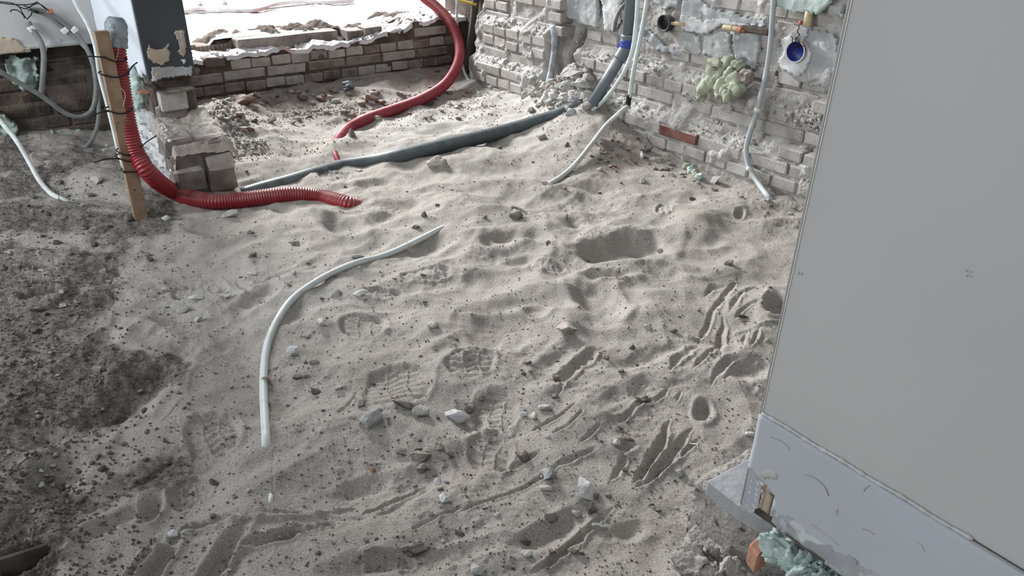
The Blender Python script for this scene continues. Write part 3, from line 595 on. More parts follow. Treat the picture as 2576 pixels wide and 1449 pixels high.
# ------------------------------------------------------------------ pillar
PE0, PE1, PR0 = -1.782, -1.622, 1.475
WP = empty('wall_pillar', P(PE0, PR0, 0), 'plastered wall stub with a dark grey front and a white side on a brick pier', kind='structure', rot=ROT)
cx = (PE0+PE1)/2
o = put('wall_body', box_mesh('wall_body', PE1-PE0, .80, 1.5, .002), 'greywall', P(cx, PR0+.40, .37+.75), BR, WP)
TG = lambda a, b, o_: P(a, PR0-o_, b); TWf = lambda a, b, o_: P(PE0-o_, a, b)
o = patch('white_side', [(PR0, 1.8), (PR0, .372), (1.6, .355), (1.9, .362), (2.275, .36), (2.275, 1.8)], TWf, 'wallwhite', WP, .004, .0012, .02, .004)
def rpoly(px, r): return [(er(q)[0], q[2]) for q in (at_r(x, y, r) for x, y in px)]
for pl, mt in [([(366, 128), (374, 112), (382, 124), (408, 122), (424, 106), (428, 112), (424, 122), (431, 132), (426, 152), (408, 166), (384, 162), (372, 150)], 'gypsum'), ([(434, 78), (446, 74), (464, 74), (470, 110), (468, 136), (462, 145), (452, 140), (444, 128), (452, 120), (444, 96)], 'gypsum'),
   ([(448, 75), (465, 76), (468, 132), (456, 128)], 'plaster'), ([(376, 172), (400, 168), (483, 164), (486, 188), (440, 194), (400, 200), (380, 208)], 'plaster'), ([(386, 176), (410, 172), (412, 190), (388, 198)], 'gypsum'), ([(452, 148), (466, 145), (470, 154), (458, 161)], 'wallwhite')]:
    patch('bare_patch', rpoly(pl, PR0), TG, mt, WP, .0025, .0012, .004, .0025, back=.004)
# brick pier below
def pbox(name, px0, py0, px1, py1, r, depth, mt, seed=0, bev=.008, jit=.004, rz=0.):
    a = at_r(px0, py0, r); b = at_r(px1, py1, r); e0, e1 = er(a)[0], er(b)[0]; z0, z1 = min(a[2], b[2]), max(a[2], b[2])
    return put(name, box_mesh(name, e1-e0, depth, z1-z0, bev, jit, seed), mt, P((e0+e1)/2, r+depth/2, (z0+z1)/2), BR+rz, WP)
# core that carries the pillar
put('pier_core', box_mesh('pier_core', .15, .78, .36, .01, .004, 3), 'mortardark', P(-1.695, 1.915, .18), BR, WP)
pbox('brick', 399, 236, 476, 274, 1.49, .12, 'brick', 2, .004, .0015); pbox('brick', 396, 272, 478, 296, 1.50, .12, 'brickbrown', 3)
def fpt(x, y): return (330+x/4.14, 180+y/4.14)
for (x0, y0, x1, y1, r, mt, sd) in [(345, 735, 700, 880, 1.30, 'brickbrown', 5), (640, 700, 1030, 830, 1.31, 'brickbrown', 6), (425, 890, 775, 1055, 1.280, 'brickbrown', 7), (775, 885, 1085, 1035, 1.278, 'brick', 8), (450, 1045, 800, 1225, 1.27, 'brickbrown', 9), (790, 1030, 1115, 1215, 1.272, 'brickbrown', 10)]:
    pbox('brick', *fpt(x0, y0), *fpt(x1, y1), r, .11, mt, sd, .007, .004)
put('pier_body', box_mesh('pier_body', .165, .80, .27, .012, .004, 12, 2), 'brickbrown', P(-1.690, 1.692, .055), BR, WP)
# dusty slope on the pier
nu, nv = 60, 60
ea, ra2 = np.meshgrid(np.linspace(-1.80, -1.575, nu), np.linspace(1.275, 1.56, nv))
zz = .182+(ra2-1.29)*.22+fbm(ea, ra2, .08, 4, 7.)*.012-sstep(-1.60, -1.575, ea)*.05-sstep(-1.785, -1.80, ea)*.05-sstep(1.295, 1.275, ra2)*.03+lumps(ea, ra2, .03, .3, 4)*.5
Vp = A0[None, None, :]+ev*ea[..., None]+dv*ra2[..., None]; Vp[..., 2] = zz
o = link('dust_cap', gridmesh('dust_cap', Vp, nv, nu), 'stone_sand'); setpar(o, WP)
# whitish side of the pier
for j, (ra_, rb_, za_, zb_) in enumerate([(1.28, 1.48, -.03, .05), (1.29, 1.45, .055, .105), (1.46, 1.66, .055, .11), (1.50, 1.75, -.03, .05), (1.30, 1.46, .112, .165), (1.47, 1.70, .115, .17), (1.52, 1.72, .175, .235), (1.71, 2.2, .0, .1), (1.72, 2.2, .11, .2), (1.74, 2.2, .21, .33)]):
    patch('plaster_skin', [(ra_, za_), (rb_, za_), (rb_-.01, zb_), (ra_+.005, zb_)], TWf, 'plasterwhite' if j % 3 else 'plaster', WP, .012, .012, .006, .008, .03)
pts = [(P(-1.60+random.uniform(-.01, .24)*1., random.uniform(1.55, 2.0), .0), random.uniform(.006, .026)) for _ in range(420)]
pts = [(np.array([p[0], p[1], ground(p[0], p[1])+.004]), s) for p, s in pts]
rubble('mortar_rubble', pts[:300], 'mortar', WP)
pts = [(P(PE0-random.uniform(-.005, .012), random.uniform(1.30, 2.0), random.uniform(.0, .24)), random.uniform(.006, .018)) for _ in range(220)]
rubble('crumbling_mortar', pts, 'plasterwhite', WP)
# shims under the pillar
def slabpx(name, pxs, z, th, mt, parent=None, bev=.002, jit=.001, ztilt=None):
    top = [onz(x, y, z if ztilt is None else ztilt[i]) for i, (x, y) in enumerate(pxs)]; n = len(top)
    vs = [p for p in top]+[p-np.array([0, 0, th]) for p in top]
    fs = [tuple(range(n)), tuple(range(2*n-1, n-1, -1))]+[(i, n+i, n+(i+1) % n, (i+1) % n) for i in range(n)]
    me = mesh(name, vs, fs); bm = bmesh.new(); bm.from_mesh(me); bmesh.ops.recalc_face_normals(bm, faces=bm.faces)
    if bev: bmesh.ops.bevel(bm, geom=bm.edges[:], offset=bev, segments=1, affect='EDGES')
    bm.to_mesh(me); bm.free(); o = link(name, me, mt, smooth=False)
    if parent is not None: setpar(o, parent)
    return o
slabpx('shim_plate', [fpt(270, 195), fpt(362, 222), fpt(655, 166), fpt(535, 100), fpt(330, 110)], .325, .008, 'woodgrey', WP)
slabpx('wood_shim', [fpt(55, 205), fpt(85, 212), fpt(270, 198), fpt(290, 180), fpt(120, 178)], .32, .010, 'orangebrick', WP)
slabpx('wood_shim', [fpt(120, 140), fpt(230, 190), fpt(270, 160), fpt(200, 80)], .345, .012, 'brickdark', WP)
def blob(name, c, s, mt, parent=None, seed=0, rz=0., amp=.35, lod=3, fr=1.):
    bm = bmesh.new(); bmesh.ops.create_icosphere(bm, subdivisions=lod, radius=.5)
    co = np.array([v.co[:] for v in bm.verts]); k = 1+amp*fbm(co[:, 0]*2.2*fr+seed, co[:, 1]*2.2*fr+co[:, 2]*1.7*fr, 1., 3)+amp*.6*np.abs(fbm(co[:, 1]*4*fr+seed, co[:, 2]*4*fr, 1., 2))
    for v, q in zip(bm.verts, k): v.co = Vector((v.co.x*s[0]*q, v.co.y*s[1]*q, v.co.z*s[2]*q))
    me = bpy.data.meshes.new(name); bm.to_mesh(me); bm.free(); o = link(name, me, mt); o.matrix_world = Matrix.Translation(Vector(c))@Matrix.Rotation(rz, 4, 'Z')
    if parent is not None: mw = o.matrix_world.copy(); o.parent = parent; o.matrix_parent_inverse = parent.matrix_world.inverted(); o.matrix_world = mw
    return o
for (x, y, w, h, sd) in [(344, 205, .035, .09, 1), (352, 232, .04, .09, 2), (338, 228, .04, .08, 5), (346, 258, .035, .06, 3)]: blob('foam_strip', at_e(x, y, PE0-.01), (.05, w, h), 'foammint', WP, sd, BR)
# ------------------------------------------------------------------ nook wall on the left
WL = empty('wall_left', P(-2.4, 2.25, 0), 'shaded off-white wall above exposed sooty brickwork at left', kind='structure', rot=ROT)
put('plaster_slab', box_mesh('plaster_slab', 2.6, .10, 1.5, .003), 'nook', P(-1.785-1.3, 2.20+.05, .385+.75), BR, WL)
TN = lambda a, b, o_: P(a, 2.20-o_, b)
patch('plaster_edge', rpoly([(-40, 146), (0, 139), (40, 134), (110, 126), (180, 116), (246, 112), (246, 90), (-40, 110)], 2.20), TN, 'nook', WL, .003, .0015, .008, .006, back=.05)
patch('bare_patch', rpoly([(-60, 100), (20, 92), (45, 96), (62, 112), (90, 122), (60, 131), (0, 139), (-60, 146)], 2.20), TN, 'gypsum', WL, .006, .0015, .006, .004, back=.01)
put('wall_core', box_mesh('wall_core', 2.6, .25, .42, 0), 'mortardark', P(-1.785-1.3, 2.262+.125, .17), BR, WL)
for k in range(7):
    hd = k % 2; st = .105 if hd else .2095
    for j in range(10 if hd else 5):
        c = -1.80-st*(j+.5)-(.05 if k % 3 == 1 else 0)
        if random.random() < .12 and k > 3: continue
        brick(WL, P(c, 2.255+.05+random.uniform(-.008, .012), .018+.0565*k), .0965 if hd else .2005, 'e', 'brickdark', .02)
TNB = lambda a, b, o_: P(a, 2.25-o_, b)
for pl, th in [([(12, 150), (40, 138), (92, 142), (100, 180), (102, 205), (88, 220), (66, 222), (56, 232), (40, 228), (36, 208), (14, 185)], .03), ([(-60, 262), (2, 278), (25, 296), (42, 318), (38, 334), (-10, 346), (-60, 348)], .035), ([(116, 345), (130, 332), (170, 330), (195, 318), (208, 332), (195, 340), (165, 344), (160, 352), (120, 361)], .03), ([(100, 178), (108, 182), (112, 205), (103, 210)], .02)]:
    patch('foam_patch', rpoly(pl, 2.25), TNB, 'foampale', WL, th, .030, .006, .010, .05, back=.05)
# ------------------------------------------------------------------ near wall on the right
NE, NZ, NB = -1.70, .302, .449; NR0 = -.994
WN = empty('wall_near', P(NE, NR0, 0), 'smooth light grey plastered wall with a bluish bare band at its foot', kind='structure', rot=ROT)
put('wall_body', box_mesh('wall_body', .12, 2.6, 2.0, .0015), 'near', P(NE+.062, NR0-1.3, NB+1.0), BR, WN)
TNE = lambda a, b, o_: P(NE-o_, a, b)
put('band_body', box_mesh('band_body', .112, 2.58, NB-NZ-.02, .001), 'nearband', P(NE+.066, NR0-1.31, (NB+NZ)/2+.01), BR, WN)
def npoly(px): return [(er(q)[1], q[2]) for q in (at_e(x, y, NE) for x, y in px)]
bot = [(1936, 1245), (1942, 1285), (1940, 1318), (1975, 1345), (2010, 1366), (2050, 1395), (2090, 1430), (2140, 1470), (2300, 1600)]
top_ = [(2576, 1441), (2440, 1350), (2330, 1283), (2140, 1172), (2000, 1090), (1904, 1036), (1900, 1060), (1877, 1170), (1898, 1205), (1920, 1222)]
patch('plaster_band', npoly(bot)+[(NR0-1.2, NZ), (NR0-1.2, NB)]+npoly(top_), TNE, 'nearband', WN, .0015, .0006, .006, .0008, back=.006)
# scrape line along the top of the band
tube('scraped_edge', [P(NE+.0002, r_, NB+.0015+.0006*math.sin(r_*90)) for r_ in np.linspace(NR0-.002, NR0-.245, 60)], 0.0019, 'plasterwhite', WN, seg=6, n=0, radf=lambda i, n: 1+.25*math.sin(i*2.3)+.2*math.sin(i*5.1))
tube('scraped_edge', [P(NE-.0005, r_, NB) for r_ in np.linspace(NR0-.245, NR0-1.2, 30)], -.0006+.0015, 'scratch', WN, seg=6, n=0)
patch('filler_spot', npoly([(1912, 1182), (1930, 1172), (1950, 1174), (1962, 1188), (1956, 1204), (1930, 1206), (1914, 1196)]), TNE, 'near', WN, .0019, .0002, .003, .0015, back=.001)
patch('rough_foot', npoly([(1942, 1262), (1975, 1290), (2010, 1310), (2060, 1350), (2110, 1380), (2200, 1440), (2300, 1510), (2300, 1600), (2140, 1470), (2090, 1430), (2050, 1395), (2010, 1366), (1975, 1345), (1940, 1318)]), TNE, 'plaster', WN, .0024, .0022, .004, .003, .02, back=.008)
for pl in [[(1938, 1099), (1962, 1108), (1984, 1124), (1984, 1132)], [(2024, 1193), (2050, 1203), (2074, 1224), (2084, 1248)], [(2038, 1317), (2070, 1338), (2110, 1370)], [(2168, 1331), (2185, 1335), (2198, 1344)], [(2302, 1362), (2318, 1370), (2326, 1388)], [(2172, 1236), (2180, 1226), (2188, 1221)]]:
    q = [at_e(x, y, NE-.0018) for x, y in pl]; tube('scratch', q, .0005, 'scratch', WN, seg=5, n=14)
for x, y, w in [(2433, 690, 5), (2010, 690, 3), (2347, 944, 3), (2178, 1100, 3), (2110, 1286, 4)]:
    patch('scuff', npoly([(x-w, y-w*3), (x+w, y-w*2), (x+w*.6, y+w*3), (x-w*.8, y+w*2)]), TNE, 'scratch', WN, .0012 if y < 1000 else .0022, .0001, .0012, .001, back=.001)
# corner bead
q = [at_e(2140, 0, NE), at_e(1868, 1278, NE)]
bead = tube('corner_bead', [P(NE+.0012, NR0, 2.4), P(NE+.0006, NR0, NZ+.002)], .0013, 'near', WN, seg=8, n=2)
# perforated flange that shows where the plaster broke away: strip with real holes
def perforated(name, cx_, holes, poly, mt, parent):
    from mathutils.geometry import delaunay_2d_cdt
    pts2 = [Vector(p) for p in poly]; edges = [(i, (i+1) % len(poly)) for i in range(len(poly))]; faces_ = []
    for (hx, hy, hr) in holes:
        b = len(pts2); k = 12
        for i in range(k): pts2.append(Vector((hx+hr*math.cos(2*math.pi*i/k), hy+hr*math.sin(2*math.pi*i/k))))
        edges += [(b+i, b+(i+1) % k) for i in range(k)]
    v, e_, f, *_r = delaunay_2d_cdt(pts2, edges, [], 1, 1e-7)
    ff = []
    for t in f:
        c = sum((v[i] for i in t), Vector((0, 0)))/len(t)
        if all((c-Vector((h[0], h[1]))).length > h[2]*.93 for h in holes) and inpoly(np.array([c.x]), np.array([c.y]), poly)[0]: ff.append(t)
    me = mesh(name, [TNE(p.x, p.y, .0006) for p in v], [tuple(t) for t in ff]); bm = bmesh.new(); bm.from_mesh(me)
    bmesh.ops.solidify(bm, geom=bm.faces[:]+bm.edges[:]+bm.verts[:], thickness=.0006); bm.to_mesh(me); bm.free(); o = link(name, me, mt, smooth=False); setpar(o, parent); return o
hz = [(1888, 1224), (1904, 1230), (1886, 1238), (1903, 1243), (1884, 1255), (1901, 1256), (1879, 1271), (1897, 1272), (1891, 1210), (1906, 1214)]
hp = npoly(hz); sc_ = abs(npoly([(1890, 1250)])[0][1]-npoly([(1890, 1255)])[0][1])/5
bp_ = npoly([(1890, 1170), (1912, 1215), (1916, 1225), (1908, 1278), (1890, 1282), (1868, 1284), (1866, 1272)])
perforated('bead_flange', 0, [(p[0], p[1], sc_*(5.0 if i % 2 else 3.2)) for i, p in enumerate(hp)], bp_, 'metalbead', WN)
patch('broken_core', npoly([(1906, 1210), (1926, 1222), (1938, 1250), (1936, 1285), (1940, 1310), (1905, 1284)]), lambda a, b, o_: P(NE+.004-o_, a, b), 'gypsum', WN, .001, .002, .004, .003, back=.006)
# footing below it
def chunkpx(name, pxs, z, zb, mt, parent, amp=.006, seed=0, spread=1.12, sub=5):
    top = [onz(x, y, z) for x, y in pxs]; c = sum(top)/len(top); n = len(top)
    bot_ = [c+(p-c)*spread for p in top]
    vs = top+[np.array([p[0], p[1], zb]) for p in bot_]; fs = [tuple(range(n)), tuple(range(2*n-1, n-1, -1))]+[(i, n+i, n+(i+1) % n, (i+1) % n) for i in range(n)]
    me = mesh(name, vs, fs); bm = bmesh.new(); bm.from_mesh(me); bmesh.ops.recalc_face_normals(bm, faces=bm.faces); bmesh.ops.triangulate(bm, faces=bm.faces)
    for _ in range(sub):
        L = [e_ for e_ in bm.edges if e_.calc_length() > .014]
        if not L: break
        bmesh.ops.subdivide_edges(bm, edges=L, cuts=1); bmesh.ops.triangulate(bm, faces=bm.faces)
    bm.normal_update(); co = np.array([v.co[:] for v in bm.verts]); d = fbm(co[:, 0]+seed, co[:, 1]+co[:, 2]*.8, .06, 4)*amp+lumps(co[:, 0]*1.+seed, co[:, 1]+co[:, 2], .02, .4, 3)*amp*40*.5
    nn = [v.normal.copy() for v in bm.verts]
    for v, q, n_ in zip(bm.verts, d, nn): v.co += n_*float(q)
    bm.to_mesh(me); bm.free(); o = link(name, me, mt, smooth=True)
    if parent is not None: setpar(o, parent)
    return o
slabpx('stone_slab', [(1779, 1207), (1893, 1147), (2060, 1190), (2120, 1420), (1950, 1322), (1862, 1272)], .235, .030, 'slab', WN, .003)
chunkpx('concrete_block', [(1748, 1214), (1885, 1130), (2060, 1180), (2200, 1400), (1940, 1352), (1850, 1305)], .195, -.02, 'concrete', WN, .004, 1, 1.0)
chunkpx('concrete_block', [(1790, 1288), (1822, 1300), (1930, 1370), (2060, 1500), (1850, 1500), (1740, 1410), (1722, 1350)], .125, -.03, 'concrete', WN, .005, 2, 1.05)
slabpx('brick_shard', [(1884, 1368), (1922, 1334), (1956, 1352), (1936, 1378), (1908, 1402)], .222, .035, 'orangebrick', WN, .003)
q = [at_e(1968, 1374, NE+.02), at_e(1985, 1386, NE+.02), at_e(2010, 1404, NE+.02), at_e(2050, 1432, NE+.02), at_e(2095, 1465, NE+.02), at_e(2150, 1510, NE+.02)]
for i, p in enumerate(spline(q, 11)): blob('foam_bead', p+np.array([0, 0, -.006]), (.036, .022, .028), 'foammint', WN, i*3, random.random()*3, .8, 4, 1.5)
# dark strip painted as the shade of the gap under the plaster
put('gap_shade', box_mesh('gap_shade', .09, 2.4, .03, 0), 'wood_gapshade', P(NE+.055, NR0-1.215, NZ+.008), BR, WN)
# ------------------------------------------------------------------ hoses, pipes, cables
def G(px, py, up_=0.): 
    p = hit(px, py); return np.array([p[0], p[1], ground(p[0], p[1])+up_])
def GR_(px, py, r_): return hit(px, py, r_)
# stake
sb = onz(355, 552, 0.); sr = er(sb)[1]; st_ = at_r(254, 78, sr-.005); ax = st_-sb; Ls = np.linalg.norm(ax)
stake = empty('wooden_stake', sb, 'upright pine batten driven into the dark earth and strapped to the red hose', 'stake')
sbm = box_mesh('batten', .040, .022, Ls+.08, .0015, .0004, 1, 1)
o = link('batten', sbm, 'wood', smooth=False); zq = Vector(ax/Ls); o.matrix_world = Matrix.Translation(Vector((sb+st_)/2-ax/Ls*.04))@(zq.to_track_quat('Z', 'Y').to_matrix().to_4x4())@Matrix.Rotation(0, 4, 'Z')
mw = o.matrix_world.copy()
# orient the broad face towards the room
xq = Vector(ev); xq = (xq-zq*xq.dot(zq)).normalized(); yq = zq.cross(xq); mw = Matrix(((xq.x, yq.x, zq.x, 0), (xq.y, yq.y, zq.y, 0), (xq.z, yq.z, zq.z, 0), (0, 0, 0, 1))); mw.translation = Vector((sb+st_)/2-ax/Ls*.04)
o.parent = stake; o.matrix_parent_inverse = stake.matrix_world.inverted(); o.matrix_world = mw
def stakept(t, off=0., de=0.): return sb+ax*t+dv*(-off)+ev*de
for x, y, s in [(250, 102, .0045), (262, 144, .003), (297, 309, .0035), (338, 478, .003)]:
    p = at_r(x, y, sr-.0125); h_ = put('screw_hole', box_mesh('screw_hole', s*2, .004, s*2.4, s*.6), 'wood_gapshade', p, BR, stake)
# left red hose
hr = .0285
Hd = [at_r(292, 80, 1.205), at_r(293, 130, 1.20), at_r(300, 185, 1.195), at_r(309, 250, 1.19), at_r(322, 320, 1.18), at_r(343, 385, 1.17), at_r(380, 440, 1.15), GR_(438, 483, .030), GR_(520, 505, .026), GR_(600, 503, .024), GR_(680, 494, .018), GR_(745, 489, .014), GR_(810, 497, .006), GR_(870, 512, .000), GR_(915, 524, -.03)]
hose1 = empty('corrugated_hose', Hd[0], 'ribbed red hose strapped to the wooden stake, its end wrapped in silver tape', 'hose')
corrugated('hose_body', Hd, hr, .0086, 'hose', hose1)
td = (Hd[0]-Hd[1])/np.linalg.norm(Hd[0]-Hd[1])
blob_c = Hd[0]+td*.004
tp_ = [Hd[0]-td*.045, Hd[0]-td*.02, Hd[0]+td*.012, Hd[0]+td*.030, Hd[0]+td*.042]
tube('tape_cap', tp_, .0315, 'tape', hose1, seg=20, n=14, radf=lambda i, n: (1+.03*math.sin(i*2.1))*(1 if i < n*.62 else math.sqrt(max(.02, 1-((i-n*.62)/(n*.38))**2))))
# hose disappearing below the low wall
Hr = [at_r(990, -90, 2.75), at_r(1035, -40, 2.62), at_r(1068, -5, 2.50), at_r(1098, 18, 2.40), at_r(1134, 58, 2.27), at_r(1155, 110, 2.17), at_r(1152, 160, 2.06), at_r(1120, 212, 1.97), GR_(1060, 250, .027), GR_(985, 278, .022), GR_(915, 303, .016), GR_(878, 325, .008), GR_(856, 350, -.012), GR_(846, 375, -.04)]
hose2 = empty('corrugated_hose', Hr[8], 'ribbed red hose looping down over the low brick wall and diving into the sand', 'hose')
corrugated('hose_body', Hr, .0275, .0086, 'hosedust', hose2)
pp = [GR_(842, 384, -.012), GR_(848, 400, .0015), GR_(856, 415, -.012)]
h3 = empty('hose_fragment', pp[1], 'tiny stretch of red hose surfacing from the sand above the grey pipe', 'hose')
corrugated('hose_body', [GR_(838, 375, -.03)]+pp+[GR_(862, 424, -.035)], .012, .006, 'hosedust', h3, seg=12)
# cable ties around stake and hose
tied = [((268, 147), (318, 150), (176, 147), 'topmost black cable tie on the wooden stake, its tail reaching left'), ((262, 191), (322, 184), (345, 157), 'black cable tie high on the stake with its tail pointing up to the right'),
        ((277, 282), (332, 276), (223, 298), 'black cable tie halfway down the stake with its tail reaching left'), ((306, 388), (344, 380), (394, 341), 'black cable tie low on the stake, tail sticking up right of the red hose'), ((304, 402), (350, 396), (238, 408), 'black cable tie low on the stake with a long tail pointing left'), ((319, 436), (372, 412), (325, 438), 'lowest black cable tie around the stake and the hose, no tail showing')]
for (a, b, tl, lab) in tied:
    pa = at_r(a[0]-6, a[1]-3, sr-.018); pm = at_r((a[0]+b[0])/2, (a[1]+b[1])/2+7, sr-.016); pb = at_r(b[0], b[1], sr-.012)
    pb2 = pb+dv*.055+ev*.004; pa2 = pa+dv*.04
    t = empty('cable_tie', pa, lab, 'cable tie', 'black cable ties on the stake')
    tube('strap', [pa, pm, pb, pb2, (pa2+pb2)/2+dv*.012, pa2, pa], .0022, 'black', t, seg=6, n=44)
    tail0 = pa if tl[0] < a[0]+30 else pb; tp2 = at_r(tl[0], tl[1], sr-.045)
    if abs(tl[0]-a[0]) > 20: tube('tail', [tail0, (tail0+tp2)/2+np.array([0, 0, .004]), tp2], .0021, 'black', t, seg=6, n=10)
    put('lock_head', box_mesh('lock_head', .007, .006, .006, .001), 'black', tail0-dv*.002, BR, t)
def thing_tube(name, pts, rad, mt, label, cat, group=None, **k):
    o = tube(name, pts, rad, mt, None, **k); tag(o, label, cat, group); return o
thing_tube('thin_cord', [at_r(296, 112, 1.17), at_r(297, 135, 1.165), at_r(284, 175, 1.16), at_r(290, 205, 1.16), at_r(314, 235, 1.155), at_r(310, 268, 1.15)], .0009, 'clip', 'thin white cord dangling over the top of the taped red hose', 'cord', seg=5, n=30)
# white ribbed tube beside the stake
Wt = [at_r(172, -30, 1.9), at_r(196, 20, 1.75), at_r(222, 65, 1.55), at_r(240, 120, 1.40), at_r(251, 190, 1.31), at_r(268, 255, 1.27), at_r(284, 320, 1.24), at_r(300, 385, 1.21), at_r(318, 440, 1.19), at_r(330, 490, 1.19), at_r(338, 535, 1.19)]
thing_tube('conduit', Wt, .0062, 'whitetube', 'slim white ribbed tube hugging the left edge of the wooden stake', 'conduit', seg=10, n=200, radf=lambda i, n: 1+.07*(i % 2))
# grey drain pipe lying in the sand
Gp = [GR_(1470, 262, -.03), GR_(1420, 282, -.012), GR_(1370, 300, .006), GR_(1250, 335, .022), GR_(1120, 366, .026), GR_(1010, 392, .016), GR_(930, 408, .004), GR_(860, 420, -.014), GR_(822, 431, -.016), GR_(780, 443, -.022), GR_(720, 461, -.004), GR_(670, 474, -.005), GR_(610, 492, -.02)]
thing_tube('drain_pipe', Gp, .030, 'pvc', 'dark grey plastic drain pipe lying half buried across the sand', 'pipe', seg=24, n=70)
# wall drain pipe
DP = empty('drain_pipe', at_e(1585, 60, -1e-3), 'upright grey plastic drain pipe with blue tape bending into the rubble by the brick wall', 'pipe')
ea_ = .02
bend = at_e(1577, 118, ea_); low = at_e(1490, 262, -.10)
topv = bend+np.array([0, 0, .75])
tube('upright_pipe', [topv, bend+np.array([0, 0, .005])], .0235, 'pvcwall', DP, seg=22, n=3)
dl = (low-bend)/np.linalg.norm(low-bend)
tube('elbow', [bend+np.array([0, 0, .05]), bend+np.array([0, 0, .02]), bend, bend+dl*.03, bend+dl*.06], .0275, 'pvcwall', DP, seg=22, n=16)
tube('slanted_pipe', [bend+dl*.02, low], .0245, 'pvcwall', DP, seg=22, n=3)
tube('tape_wrap', [bend+np.array([0, 0, .030]), bend+np.array([0, 0, .012]), bend+dl*.004], .0295, 'bluetape', DP, seg=20, n=8)
put('tape_flap', box_mesh('tape_flap', .003, .030, .022, .001), 'bluetape', bend+dv*.03+np.array([0, 0, -.004])-ev*.01, BR, DP, rx=.4)
# cables beside it
thing_tube('conduit', [at_e(1608, -80, -.02), at_e(1604, 0, -.03), at_e(1600, 60, -.035), at_e(1590, 130, -.045), at_e(1568, 185, -.06), at_e(1530, 240, -.08), GR_(1492, 277, .0), GR_(1470, 292, -.03)], .0088, 'whitetube', 'white conduit crossing the slanted drain pipe and ending in the rubble', 'conduit', seg=12, n=60)
C2 = empty('conduit', at_e(1590, 150, -.03), 'white conduit with a dark coupler, beside the drain pipe and out over the sand', 'conduit')
tube('upright_length', [at_e(1636, -80, -.03), at_e(1628, 0, -.035), at_e(1618, 60, -.04), at_e(1604, 130, -.05), at_e(1592, 190, -.055), at_e(1584, 244, -.06)], .0092, 'whitetube', C2, seg=12, n=60, radf=lambda i, n: 1+.035*(i % 2))
tube('coupler', [at_e(1583, 238, -.06), at_e(1580, 262, -.062), at_e(1578, 268, -.068)], .0112, 'black', C2, seg=10, n=8)
e0 = at_e(1579, 268, -.068)
tube('lower_length', [e0, at_e(1560, 283, -.11), GR_(1525, 315, .035), GR_(1490, 360, .03), GR_(1450, 410, .016), GR_(1415, 442, .008), GR_(1385, 461, .004), GR_(1368, 472, -.02)], .0098, 'whitetube', C2, seg=12, n=60)
# tube lying in the foreground
Sp = [GR_(1150, 560, -.02), GR_(1108, 576, -.001), GR_(1060, 600, .010), GR_(1000, 629, .008), GR_(950, 648, .001), GR_(900, 660, .006), GR_(840, 684, .008), GR_(780, 718, .009), GR_(730, 758, .009), GR_(695, 810, .009), GR_(672, 870, .007), GR_(664, 930, .004), GR_(663, 990, .006), GR_(666, 1050, .007), GR_(669, 1105, .004), GR_(671, 1135, -.012)]
CT = empty('conduit', Sp[9], 'long white conduit curving across the middle of the sand', 'conduit')
tube('tube_body', Sp, .0092, 'sandtube', CT, seg=16, n=110)
for x, y in [(668, 957), (668, 1015)]:
    p = GR_(x, y, .006); put('tie_wrap', tube_mesh('tie_wrap', [np.array([0, -.003, 0]), np.array([0, .003, 0])], .0108, seg=14, n=2), 'stone_sand', p, .05, CT)
p = GR_(672, 1016, .012); tube('tie_tail', [p, p+np.array([.012, -.008, .008])], .0013, 'stone_earth', CT, seg=5, n=3)
thing_tube('conduit_tip', [GR_(682, 1240, -.01), GR_(681, 1256, .0015), GR_(682, 1276, -.01)], .0045, 'sandtube', 'tiny tip of white tube poking out of the sand below the long conduit', 'conduit', seg=8, n=8)
# left white tube
thing_tube('conduit', [at_r(-40, 250, 2.1), at_r(0, 303, 2.0), at_r(40, 352, 1.85), GR_(72, 405, .06), GR_(98, 452, .012), GR_(128, 486, .008), GR_(160, 502, .001), GR_(185, 512, -.02)], .0085, 'whitetube', 'bright white conduit dropping into the sand at the far left', 'conduit', seg=12, n=60)
# nook conduits
thing_tube('conduit', [at_r(-40, 155, 2.06), at_r(0, 180, 2.07), at_r(60, 215, 2.08), at_r(110, 245, 2.09), at_r(160, 282, 2.1), at_r(200, 294, 2.1), at_r(230, 278, 2.11), at_r(241, 235, 2.11), at_r(238, 180, 2.12), at_r(222, 130, 2.15), at_r(195, 90, 2.175), at_r(150, 50, 2.18), at_r(105, 28, 2.185), at_r(84, 25, 2.19)], .0095, 'greytube', 'grey conduit looping in front of the sooty bricks and up the left wall', 'conduit', seg=12, n=90)
thing_tube('conduit', [at_r(80, 24, 2.185), at_r(120, 40, 2.185), at_r(165, 76, 2.18), at_r(205, 110, 2.165), at_r(228, 140, 2.14), at_r(243, 190, 2.12), at_r(248, 260, 2.11), at_r(246, 310, 2.08), at_r(232, 350, 2.05), at_r(206, 380, 2.03)], .008, 'greytube', 'thin grey conduit hanging from the left wall with its end just above the sand', 'conduit', seg=12, n=80)
thing_tube('conduit', [at_r(70, 55, 2.18), at_r(82, 75, 2.175), at_r(102, 105, 2.16), at_r(110, 140, 2.14), at_r(108, 190, 2.13), at_r(104, 240, 2.13)], .0105, 'darkpipe' if False else 'greytube', 'short dark grey conduit hanging straight down over the mint foam', 'conduit', seg=12, n=50)
for i, (x, y, l) in enumerate([(79, 72, 'white wall clip on the short hanging conduit'), (163, 77, 'white wall clip on the looping grey conduit'), (187, 75, 'white wall clip on the thin grey conduit at the right')]):
    tag(put('wall_clip', box_mesh('wall_clip', .026, .024, .022, .004), 'clip', at_r(x, y, 2.178), BR, ry=-.6), l, 'clip', 'white clips on the left wall')
